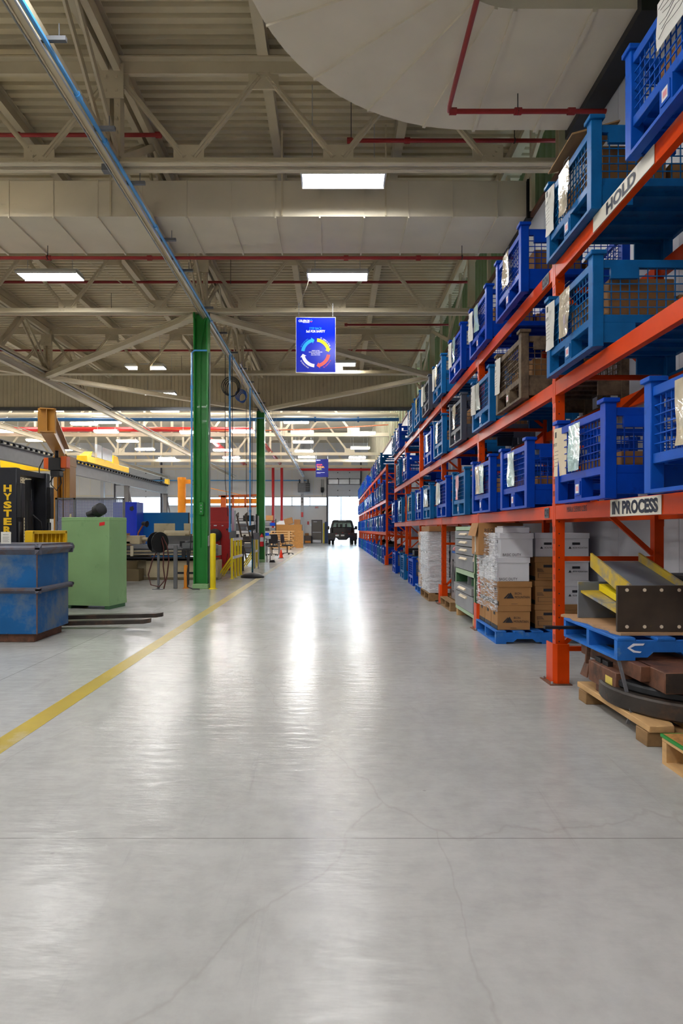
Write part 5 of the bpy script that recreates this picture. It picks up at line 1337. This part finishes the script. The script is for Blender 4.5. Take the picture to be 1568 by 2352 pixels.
b = MB(); b.box(-.24, -.12, -.1, .1, .18, .42); b.box(.12, .25, -.1, .1, .20, .45); b.build('end_cover', oranj if False else mat('hoist_orange', '#e2601a', .4, var=.05), t, bevel=.01)
b = MB(); b.path([(-.1, 0, .1), (-.12, 0, -.15), (0, 0, -.28), (.10, 0, -.12), (.08, 0, .1)], .012, 6); b.path([(-.28, 0, .4), (-.38, 0, .2), (-.36, 0, -.1), (-.2, 0, -.18), (-.05, 0, .05)], .012, 6); b.tube((.02, 0, .1), (.02, 0, -.95), .008, 6); b.tube((.14, 0, .1), (.14, 0, -.9), .008, 6); b.build('cable', hoseb, t)
t = thing('crane_runway', 'long dark grey runway beam on posts across the left of the shop', 'crane runway', (-12, 0, 0))
b = MB(); b.ibeam((0, 12, 4.10), (0, 44.3, 4.10), .28, .56, .03, .02); b.box(-.16, -.13, 12, 44.3, 3.83, 4.37); b.build('runway_beam', beamg, t)
b = MB()
for k in range(75): b.box(-.05+.19, .05+.19, 12.2+.43*k, 12.26+.43*k, 4.36, 4.47)
b.box(.12, .26, 12, 44.3, 4.45, 4.48); b.build('rail_strip', dark, t)
for y in (22, 36, 44.2):
    b = MB(); b.ibeam((0, y, 0), (0, y, 3.84), .25, .25, .02, .015); b.bar((.05, y+.1, 3.7), (.75, y+.1, 0), .09, .09); b.build('support_post', beamg, t)
b = MB(); b.box(.02, .28, 43.9, 44.3, 4.48, 4.85); b.build('end_stop', ycrane, t)
t = thing('bridge_crane', 'yellow overhead bridge crane riding on the grey runway', 'bridge crane', (-12, 33, 4.5), 0)
b = MB(); b.box(-16, -.3, -.25, .25, -.1, .55); b.build('girder', ycrane, t, bevel=.02)
b = MB(); b.box(-.25, .25, -3.4, 2.6, .02, .32); b.prism([(-.2, .2, .32), (-.2, 1.2, .32), (-.2, .9, .75), (-.2, .2, .75)], (.4, 0, 0)); b.prism([(-.2, -2.8, .32), (-.2, -3.3, .32), (-.2, -2.6, .6)], (.4, 0, 0)); b.build('end_truck', ycrane, t, bevel=.01)
b = MB(); b.box(.2, .3, -1.6, -.2, .35, .95); b.box(.2, .3, -2.3, -1.7, .35, 1.0); b.build('control_box', alu, t)
t = thing('jib_crane', 'orange yellow jib column beyond the lathe', 'jib crane', (-7.36, 30, 0), 0, 'jib cranes')
b = MB(); b.lathe((0, 0, 0), [(.19, 0), (.19, 3.6), (.2, 3.65), (.2, 3.8), (0, 3.82)], 18); b.build('mast_post', oranj, t)
b = MB(); b.bar((.2, 0, 3.55), (3.8, -.3, 2.75), .03, .03); b.cbox((.3, 0, 3.6), (.35, .12, .2)); b.build('tie_rod', oranj, t)
b = MB(); b.bar((.2, 0, 2.65), (3.9, -.4, 2.65), .12, .22); b.bar((.9, -.1, 2.5), (1.3, -.3, 2.2), .1, .1); b.build('arm_beam', oranj, t)
t = thing('gantry_frame', 'burnt orange open frame gantry left of the second green column', 'gantry', (-5.2, 28, 0))
og = mat('gantry_orange', '#d8662a', .45, var=.06)
b = MB(); b.bar((0, 0, 2.78), (2.0, 0, 2.85), .1, .09); b.bar((.4, 0, 2.30), (2.0, 0, 2.36), .1, .09); b.build('arm_beam', og, t)
for x, w in ((.1, .22), (.6, .08), (1.15, .08)):
    b = MB(); b.box(x, x+w, -.05, .05, 0 if w > .1 else 2.3, 2.82); b.build('post', og, t)
# things further down the aisle on the left
t = thing('traffic_cone', 'orange traffic cone on the floor past the second green column', 'cone', (-2.42, 28.2, 0))
b = MB(); b.box(-.12, .12, -.12, .12, 0, .02); b.build('base', black, t)
b = MB(); b.lathe((0, 0, .02), [(.09, 0), (.03, .36), (.02, .365), (0, .365)], 18); b.build('cone_body', conec, t)
t = thing('sign_stand', 'dark two legged stand beside the second green column', 'stand', (-2.62, 24.6, 0))
for x in (-.05, .08):
    b = MB(); b.box(x-.015, x+.015, -.015, .015, 0, .95); b.build('leg', dark, t)
b = MB(); b.prism([(.05, -.12, 0), (.28, -.12, 0), (.24, -.12, .10), (.08, -.12, .08)], (0, .2, 0)); b.build('foot_block', black, t)
b = MB(); b.box(-.06, .1, -.03, .0, .93, 1.05); b.build('label_card', white, t)
def chair(x, y, rz, la):
    t = thing('office_chair', la, 'chair', (x, y, 0), rz, 'office chairs')
    for k in range(5):
        a = 2*PI*k/5; b = MB(); b.bar((0, 0, .09), (.29*math.cos(a), .29*math.sin(a), .06), .04, .03); o = b.build('base_arm', black, t)
        b = MB(); b.lathe((.29*math.cos(a)-.02, .29*math.sin(a), .03), [(.03, 0), (.03, .04)], 10, (1,0,0)); b.build('caster', rubber, o)
    b = MB(); b.tube((0, 0, .08), (0, 0, .44), .03, 10); b.build('gas_post', black, t)
    b = MB(); b.box(-.25, .25, -.24, .24, .44, .52); b.build('seat', black, t, bevel=.03)
    b = MB(); b.prism([(-.22, .22, .60), (.22, .22, .60), (.24, .25, .85), (.19, .27, 1.06), (-.19, .27, 1.06), (-.24, .25, .85)], (0, .06, 0)); b.bar((0, .24, .47), (0, .29, .75), .06, .02, (0,1,0)); b.build('backrest', black, t, bevel=.015)
    for s in (-1, 1):
        b = MB(); b.path([(s*.25, .0, .48), (s*.31, 0, .52), (s*.31, 0, .68)], .016, 6); b.box(s*.31-.035, s*.31+.035, -.16, .12, .68, .71); b.build('armrest', black, t)
chair(-3.12, 31, math.radians(200), 'black office chair nearest the second green column')
chair(-2.45, 32.3, math.radians(75), 'black office chair near the traffic cone, turned sideways')
t = thing('work_table', 'small grey table between the two office chairs', 'table', (-3.3, 31.95, 0))
b = MB(); b.box(-.3, .5, -.3, .3, .72, .75); b.build('tabletop', alu, t)
for x in (-.27, .44):
    for y in (-.27, .24):
        b = MB(); b.box(x, x+.035, y, y+.035, 0, .72); b.build('leg', steelg, t)
def lean(x0, x1, y, h, la):
    b = MB(); b.prism([(x0, y, 0), (x1, y, 0), (x1, y+.08, h), (x0, y+.08, h)], (0, .02, 0)); return tag(b.build('osb_board', osb), la, 'board', 'chipboard sheets')
lean(-2.72, -2.2, 43.7, 1.22, 'small upright chipboard sheet at the aisle edge')
b = MB(); b.box(-4.4, -2.42, 46, 46.05, .0, 1.66); b.box(-4.4, -4.3, 46.05, 46.9, 0, 1.66); b.box(-2.5, -2.42, 46.05, 46.9, 0, 1.66); b.box(-4.4, -2.42, 46.05, 46.9, 1.55, 1.6); tag(b.build('osb_crate', osb), 'large chipboard crate with cartons on top near the far wall', 'crate')
def tiltbox(x, y, z, w, d, h, a, la):
    b = MB(); b.box(-w/2, w/2, -d/2, d/2, 0, h); o = b.build('cardboard_box', cardd, None, .006, (x, y, z)); o.rotation_euler = (0, a, 0); tag(o, la, 'box', 'cartons on the chipboard crate')
tiltbox(-3.35, 46.3, 1.68, .62, .5, .46, math.radians(-14), 'tilted brown carton on the chipboard crate')
tiltbox(-2.78, 46.5, 1.601, .46, .4, .44, 0, 'upright brown carton on the right of the chipboard crate')
t = thing('lumber_stack', 'stack of pine boards and pallets in front of the chipboard crate', 'lumber', (-4.2, 40, 0))
for k in range(8):
    b = MB(); b.box(.0+.1*(k % 3), 1.5+.1*(k % 2), 0, .9, .1+.15*k, .16+.15*k); b.box(.1, .2, 0, .9, .0+.15*k, .1+.15*k); b.box(1.2, 1.35, 0, .9, 0+.15*k, .1+.15*k); b.build('board_layer', wood, t)
t = thing('round_disc', 'big white disc leaning behind the chipboard crate', 'disc', (-4.0, 47.6, 1.35))
b = MB(); b.lathe((0, 0, 0), [(.62, 0), (.62, .06), (.55, .08), (0, .08)], 30, (0,-1,0)); b.build('disc_face', white, t)
b = MB(); b.box(-.4, .4, .0, .1, -1.35, -.4); b.build('stand', steelg, t)
t = thing('storage_shelf', 'dark shelf of bins with a carton on top, left of the chipboard crate', 'shelf', (-5.1, 44.5, 0))
b = MB()
for x in (0, .86): b.box(x, x+.04, 0, .4, 0, 2.05)
b.build('upright', dark, t)
for k in range(6):
    b = MB(); b.box(0, .9, 0, .4, .1+.36*k, .13+.36*k); b.build('shelf_board', dark, t)
for k in range(5):
    for q in range(2):
        b = MB(); b.box(-5.05+.43*q, -4.68+.43*q, 44.5, 44.85, .132+.36*k, .34+.36*k); tag(b.build('storage_bin', [black, steelg, royal][(k+q) % 3]), '%s bin on the dark shelf near the far wall, %s row from the floor' % (('left', 'right')[q], ORD[k]), 'bin', 'bins on the dark shelf')
b = MB(); b.box(-4.9, -4.4, 44.5, 44.85, 1.94, 2.3); tag(b.build('cardboard_box', card, None, .005), 'brown carton on top of the dark bin shelf', 'box')
t = thing('rolling_ladder', 'dark brown steel ladder leaning beside the stanchion', 'ladder', (-3.6, 22.9, 0))
brn = mat('ladder_brown', '#4f4034', .5, var=.12)
for x in (0, .32):
    b = MB(); b.bar((x, 0, 1.85), (x+.42, -.3, .1), .05, .04); b.path([(x, 0, 1.85), (x+.05, .1, 1.92), (x+.02, .3, 1.75)], .018, 6); b.build('side_rail', brn, t)
for k in range(6):
    b = MB(); f = (k+.6)/6.6; b.bar((.42*f, -.3*f, 1.85-1.75*f), (.32+.42*f, -.3*f, 1.85-1.75*f), .09, .025); b.build('step', brn, t)
t = thing('parts_rack', 'black shelf of machine parts behind the yellow barriers', 'shelf', (-4.3, 24.5, 0))
b = MB()
for x in (0, 1.2): b.box(x, x+.05, 0, .5, 0, 1.9)
b.build('upright', dark, t)
for z in (.35, .8, 1.25, 1.62):
    b = MB(); b.box(0, 1.25, 0, .5, z, z+.03); b.build('shelf_board', dark, t)
for k, (x, z, w, h) in enumerate(((.1, .383, .4, .3), (.6, .383, .4, .35), (.15, .833, .35, .28), (.65, .833, .45, .2), (.2, 1.283, .6, .25), (.7, 1.653, .4, .2))):
    b = MB(); b.box(-4.3+x, -4.3+x+w, 24.5, 24.9, z, z+h); b.tube((-4.3+x+.1, 24.6, z+h), (-4.3+x+.1, 24.6, z+h+.06), .05, 10); tag(b.build('machine_part', [iron, steelg, dark][k % 3], None, .01), 'dark machine part on the black parts shelf, %s of six from the floor' % ORD[k], 'machine part', 'parts on the black shelf')
b = MB(); b.lathe((-3.05, 19.6, 0), [(.2, 0), (.2, .78), (.17, .8), (0, .8)], 18); tag(b.build('oil_drum', dark), 'dark drum behind the yellow barriers', 'drum')
b = MB(); b.box(-3.15, -2.95, 19.2, 19.4, 0, .62); tag(b.build('wooden_box', card, None, .005), 'narrow brown box standing behind the nearer barrier', 'box')
t = thing('desk', 'brown desk against the far wall left of the grey door', 'desk', (-2.83, 57.6, 0))
b = MB(); b.box(0, .72, 0, .6, .68, .72); b.box(.05, .67, .05, .55, .25, .68); b.build('desk_body', mat('desk_brown', '#55453d', .5), t)
for x in (.03, .64):
    b = MB(); b.box(x, x+.05, .05, .55, 0, .68); b.build('leg', dark, t)
b = MB(); b.box(.1, .62, .0, .05, .06, .24); b.build('kick_panel', oranj, t)
b = MB(); b.box(-2.75, -2.4, 57.8, 58.1, .722, .95); tag(b.build('cardboard_box', cardd, None, .005), 'small carton on the brown desk at the far wall', 'box')
t = thing('unit_heater', 'grey unit heater hung on the far wall above the windows', 'heater', (-3.4, 57.6, 4.75))
b = MB(); b.box(.0, 1.1, 0, .7, 0, .85); b.build('housing', steelg, t, bevel=.02)
b = MB()
for k in range(5): b.box(.72, 1.11, -.02, .02, .08+.16*k, .16+.16*k)
b.build('louver', black, t)
b = MB(); b.box(.1, .16, .1, .9, .85, 1.2); b.box(.9, .96, .1, .9, .85, 1.2); b.build('hanger', dark, t)
o = thing('steel_column', 'white column against the far wall below the unit heater', 'column', (-3.0, 57.9, 0))
b = MB(); b.ibeam((0, 0, 0), (0, 0, 9), .28, .28, .02, .015, (0,1,0)); b.build('shaft', panelw, o)
k = MB(); k.text('C', (0, -.15, 4.45), (1,0,0), (0,0,1), .16, .2); k.text('B', (0, -.15, 4.15), (1,0,0), (0,0,1), .16, .2); k.text('8', (0, -.15, 3.85), (1,0,0), (0,0,1), .16, .2); k.build('lettering', ink, o)
k = MB(); k.box(-.1, .1, -.152, -.142, 2.45, 2.9); k.build('red_notice', printr, o)
t = thing('exit_sign', 'lit red exit sign over the grey door', 'exit sign', (-1.66, 58.5, 3.25))
b = MB(); b.box(-.19, .19, 0, .08, 0, .24); b.build('sign_case', white, t)
k = MB(); k.text('EXIT', (0, 0, .12), (1,0,0), (0,0,1), .28, .15, .04); k.build('lettering', exitred, t)
b = MB(); b.lathe((-.27, .03, .17), [(.05, 0), (.05, .06)], 10, (0,-1,0)); b.lathe((.27, .03, .17), [(.05, 0), (.05, .06)], 10, (0,-1,0)); b.build('emergency_lamp', fixt, t)
b = MB(); b.tube((-1.0, 58.3, 0), (-1.0, 58.3, 1.9), .06, 10); tag(b.build('bollard', yellow), 'slim yellow post right of the grey door', 'bollard', 'bollards')
b = MB(); b.box(-.93, -.62, 58.35, 58.5, 0, 2.0); [b.box(-.93, -.62, 58.34, 58.35, .3*k, .3*k+.01) for k in range(1, 6)]; tag(b.build('dark_blue_panel', mat('navy_panel', '#27406e', .5)), 'dark blue panel beside the open dock door', 'panel')  # a plain dark blue panel beside the door opening
t = thing('door_opener', 'dark door opener and conduit beside the dock door', 'motor', (-1.15, 58.4, 4.9))
b = MB(); b.box(-.15, .15, 0, .15, 0, .35); b.lathe((0, .05, -.05), [(.1, -.1), (.14, .0), (.1, .1)], 12); b.build('housing', dark, t)
b = MB(); b.tube((-.08, .1, .3), (-.08, .1, 1.1), .05, 8); b.tube((.1, .1, .3), (.1, .1, 1.1), .04, 8); b.tube((0, .1, -.5), (0, .1, 0), .03, 8); b.build('conduit', galv, t)
for n, (x, z, m, la) in enumerate(((-2.55, 1.75, redb, 'red alarm box on the far wall left of the grey door'), (-2.3, 1.6, alu, 'small grey box on the far wall beside the grey door'))):
    b = MB(); b.box(x, x+.14, 58.5, 58.6, z, z+.3); tag(b.build('wall_box', m), la, 'box')
b = MB(); b.box(-27, -22, 57.9, 58.5, 2.6, 4.2)
for k in range(5): b.box(-27+k, -26.98+k, 57.89, 57.9, 2.6, 4.2); b.box(-26.6+k, -26.3+k, 57.87, 57.9, 2.9, 2.98)
tag(b.build('wall_cabinet', panelc), 'cream wall cabinets on the far left of the back wall', 'cabinet')
b = MB(); b.box(-21.5, -21.2, 57.2, 57.5, 0, 6.3); b.box(-15.95, -15.65, 58.0, 58.3, 0, 6.3); tag(b.build('wall_post', panelw), 'white posts either side of the far left dock door', 'post')

# ================================================================== SIGNS
t = thing('hanging_sign', 'blue safety sign hanging on chains over the aisle', 'sign', (-.40, 13.3, 4.66))
w, h = .835, 1.165
b = MB(); b.box(-w/2, w/2, 0, .012, 0, h); b.build('sign_panel', signb, t)
b = MB(); e = .006
b.box(-w/2-e, w/2+e, -.002, .014, h, h+e*1.4); b.box(-w/2-e, w/2+e, -.002, .014, -e, 0); b.box(-w/2-e, -w/2, -.002, .014, 0, h); b.box(w/2, w/2+e, -.002, .014, 0, h); b.build('edge_trim', printw, t)
R_, U_ = (1,0,0), (0,0,1)
def sx(px): return (px-735)/1005*w                       # places measured on the sign's own face
def sz(py): return (1750-py)/1395*h
k = MB(); k.text('CELEROS', (sx(432), 0, sz(440)), R_, U_, .235, .05, .035); k.box(sx(400), sx(570), -.002, 0, sz(487), sz(478)); k.text('5x5 FOR SAFETY', (sx(730), 0, sz(707)), R_, U_, .405, .052, .03)
for q, tx in enumerate(('SAFETY IS THE', 'RESULT OF OUR CHOICES', 'BEFORE, DURING', 'AND AFTER WORK')): k.text(tx, (sx(730), 0, sz(1200+37*q)), R_, U_, (.165, .285, .19, .20)[q], .021, .01)
cc = (sx(732), 0, sz(1258)); kx = w/1005
k.arctext('01 Identify Risk', cc, 405*kx, R_, U_, math.radians(72), math.radians(24), .03)
k.arctext('03 Control Risk', cc, 400*kx, R_, U_, math.radians(250), math.radians(198), .03) if False else None
k.arctext('03 Control Risk', cc, 425*kx, R_, U_, math.radians(207), math.radians(245), .03, True)
k.build('white_lettering', printw, t)
k = MB(); k.text('STEP BACK', (sx(730), 0, sz(632)), R_, U_, .265, .047); k.build('cyan_lettering', cyan, t)
k = MB(); k.arctext('04 Resume Work', cc, 405*kx, R_, U_, math.radians(158), math.radians(118), .026); k.build('pale_lettering', cyan, t)
k = MB(); k.arctext('02 Assess Risk', cc, 425*kx, R_, U_, math.radians(298), math.radians(335), .026, True); k.build('coral_lettering', coral, t)
def arrow(a0, a1, m, nm):                                # curved arrow, degrees, clockwise, head at a1
    k = MB(); Ri, Ro = 290*kx, 375*kx; n = 14; pi, po = [], []
    for i in range(n+1):
        a = math.radians(a0+(a1-a0)*.86*i/n); c, s_ = math.cos(a), math.sin(a)
        po.append((cc[0]+Ro*c, -.002, cc[2]+Ro*s_)); pi.append((cc[0]+Ri*c, -.002, cc[2]+Ri*s_))
    o = len(k.v); k.v += po+pi
    for i in range(n): k.face([o+i, o+n+1+i, o+n+2+i, o+i+1])
    a = math.radians(a0+(a1-a0)*.84); e = math.radians(a1); 
    f = lambda R, q: (cc[0]+R*math.cos(q), -.002, cc[2]+R*math.sin(q))
    k.add([f(Ro+38*kx, a), f(Ri-38*kx, a), f((Ri+Ro)/2, e)], [(0,1,2)]); k.build(nm, m, t)
arrow(172, 95, cyan, 'cyan_arrow'); arrow(84, 4, lemon, 'yellow_arrow'); arrow(-8, -86, coral, 'coral_arrow'); arrow(-96, -176, printw, 'white_arrow')
k = MB(); n = 16
for i in range(n):
    a0, a1 = 2*PI*i/n, 2*PI*(i+.8)/n; c0 = (sx(615), -.002, sz(440)); k.cm = 0 if i < 8 else 1
    k.add([(c0[0]+r*math.cos(a), -.002, c0[2]+r*math.sin(a)) for r, a in ((.016, a0), (.027, a0), (.027, a1), (.016, a1))], [(0,1,2,3)])
k.build('ring_emblem', [cyan, coral], t)
b = MB()
for s in (-1, 1):
    x = s*(w/2-.055)
    for i in range(11): b.cbox((x, .006, h+.03*i-.01), (.006 if i % 2 else .012, .012 if i % 2 else .006, .034))
b.build('chain', steelg, t)
t = thing('hanging_sign', 'smaller looking navy sign reading stop think act near the far door', 'sign', (-.83, 41.4, 4.78))
w, h = .84, 1.2
b = MB(); b.box(-w/2, w/2, 0, .012, 0, h); b.build('sign_panel', signn, t)
for tx, z, m, wd in (('STOP.', .81, printr, .40), ('THINK.', .665, printo, .53), ('ACT.', .52, printg, .36)):
    k = MB(); k.text(tx, (-w/2+.06+wd/2, 0, z), R_, U_, wd, .11, .03, .004); k.build('lettering', m, t)
k = MB(); k.text('CELEROS', (-.24, 0, 1.12), R_, U_, .26, .05, .03, .004); k.box(-.36, .18, -.004, 0, .29, .305); k.box(-.36, -.1, -.004, 0, .25, .262); k.build('white_lettering', printw, t)
b = MB()
for s in (-1, 1): b.tube((s*.38, .006, h), (s*.38, .006, 1.75), .008, 5)
b.build('chain', alu, t)

# ================================================================== TRUCK IN THE DOORWAY AND THE YARD
t = thing('flatbed_truck', 'black flatbed pickup truck parked in the open dock door, seen from behind', 'truck', (.70, 54.2, 0))
b = MB(); b.box(-1.12, 1.12, 2.1, 4.0, .75, 1.46); b.prism([(-1.08, 2.15, 1.46), (1.08, 2.15, 1.46), (.90, 2.3, 2.08), (.76, 2.32, 2.15), (-.76, 2.32, 2.15), (-.90, 2.3, 2.08)], (0, 1.6, 0)); b.box(-1.08, 1.08, 4.0, 5.6, .7, 1.35); b.build('cab', truckm, t, bevel=.03)
b = MB(); b.prism([(-.84, 2.12, 1.52), (.84, 2.12, 1.52), (.72, 2.27, 1.97), (-.72, 2.27, 1.97)], (0, .01, 0)); b.build('rear_window', mat('truck_window', '#9fc0b8', .05, var=0, emit=0), t)
b = MB(); b.box(-.22, -.02, 2.08, 2.12, 1.5, 1.78); b.box(.25, .42, 2.08, 2.12, 1.5, 1.8); b.box(-.55, -.38, 2.08, 2.12, 1.5, 1.8); b.build('headrest', black, t)
b = MB()
for s in (-1, 1): b.box(s*.88-.04, s*.88+.04, 1.9, 1.98, 1.0, 1.9)
b.box(-.92, .92, 1.9, 1.98, 1.88, 1.95); b.box(-.92, .92, 1.9, 1.98, 1.0, 1.45)
for x in (-.4, 0, .4): b.box(x-.02, x+.02, 1.91, 1.95, 1.45, 1.9)
b.build('headache_rack', truckm, t)
b = MB(); b.box(-.35, .35, 2.2, 2.25, 2.05, 2.11)
for q in range(5): b.box(-.3+.13*q, -.22+.13*q, 2.19, 2.21, 2.06, 2.10)
b.build('roof_marker_light', alu, t)
b = MB(); b.box(-1.28, 1.28, 0, 2.0, .93, 1.0); b.box(-1.28, 1.28, -.02, .06, .56, 1.0); b.box(-1.28, -.62, -.01, .06, .40, .56); b.box(.62, 1.28, -.01, .06, .40, .56); b.box(-1.28, -1.12, 0, 2, .55, .95); b.box(1.12, 1.28, 0, 2, .55, .95); b.build('flatbed', truckm, t, bevel=.01)
b = MB(); b.box(-.45, .45, -.1, .5, .45, .62); b.prism([(-.6, -.05, .62), (.6, -.05, .62), (.35, -.05, .38), (-.35, -.05, .38)], (0, .3, 0)); b.tube((0, -.2, .48), (0, 0, .48), .04, 8); b.build('hitch', dark, t)
b = MB(); b.box(-.62, -.52, -.03, -.018, .90, .93); b.box(.52, .62, -.03, -.018, .90, .93); b.box(-.04, .06, -.03, -.018, 1.0, 1.03); b.build('tail_light', lampred, t)
b = MB(); b.box(-.62, -.32, -.03, -.02, .70, .85); b.box(-.15, .15, -.03, -.02, .72, .84); b.build('licence_plate', plate, t)
for s in (-1, 1):
    for q in (0, 1):
        x = s*(.86+.28*q)
        b = MB(); b.lathe((x-.11, .75, .39), [(.2, 0), (.37, .0), (.39, .03), (.39, .19), (.37, .22), (.2, .22)], 24, (1,0,0)); b.build('wheel', rubber, t)
    b = MB(); b.lathe((s*.85-.12, 4.6, .39), [(.2, 0), (.37, .0), (.39, .03), (.39, .21), (.37, .24), (.2, .24)], 24, (1,0,0)); b.build('wheel', rubber, t)
    b = MB(); b.box(s*1.28-.13, s*1.28+.13, 3.3, 3.42, 1.28, 1.62); b.bar((s*.95, 3.4, 1.4), (s*1.1, 3.4, 1.42), .05, .05); b.build('side_mirror', truckm, t, bevel=.01)
    b = MB(); b.box(s*.93-.26, s*.93+.26, .28, .30, .30, .62); b.build('mud_flap', rubber, t)
t = thing('yard_light_pole', 'slim pole standing in the bright yard behind the truck', 'pole', (.85, 80, -.06))
b = MB(); b.tube((0, 0, 0), (0, 0, 9), .1, 8); b.build('pole', steelg, t)
b = MB(); b.box(-.5, .5, -.15, .15, 8.9, 9.05); b.build('lamp_head', steelg, t)
for n, (x, y, h) in enumerate(((7.0, 95, 5.0), (-3.0, 110, 4.0))):
    t = thing('yard_tree', 'pale bare tree in the yard, %s of the truck' % ('right', 'left')[n], 'tree', (x, y, -.06), 0, 'yard trees')
    b = MB(); b.path([(0, 0, 0), (.05, 0, h*.4), (.0, 0, h*.8)], .12, 7); b.build('trunk', barkm, t)
    b = MB()
    for k in range(26):
        a = random.uniform(0, 2*PI); z = random.uniform(.35, .8)*h; r = random.uniform(.6, 1.6)
        b.path([(0, 0, z), (.5*r*math.cos(a), .5*r*math.sin(a), z+.5), (r*math.cos(a), r*math.sin(a), z+random.uniform(.6, 1.6))], .02, 4)
    b.build('branches', leafm, t)

# ================================================================== CAMERA AND VIEW
cam = bpy.data.cameras.new('camera'); co = bpy.data.objects.new('camera', cam); C.objects.link(co)
co.location = (0, 0, CH); co.rotation_euler = (PI/2, 0, 0)
cam.sensor_width = 36; cam.lens = FPX/2352*36; cam.shift_x = 16/2352; cam.shift_y = 40/2352; cam.clip_end = 400
S.camera = co
S.view_settings.view_transform = 'Standard'; S.view_settings.look = 'None'; S.view_settings.gamma = 1.0
S.view_settings.use_curve_mapping = False; S.view_settings.exposure = 1.30
cy = S.cycles
cy.use_adaptive_sampling = True; cy.adaptive_threshold = .015; cy.max_bounces = 7; cy.diffuse_bounces = 3; cy.glossy_bounces = 3; cy.transparent_max_bounces = 12; cy.transmission_bounces = 4
cy.sample_clamp_indirect = 6.0; cy.use_denoising = True; cy.caustics_reflective = False; cy.caustics_refractive = False
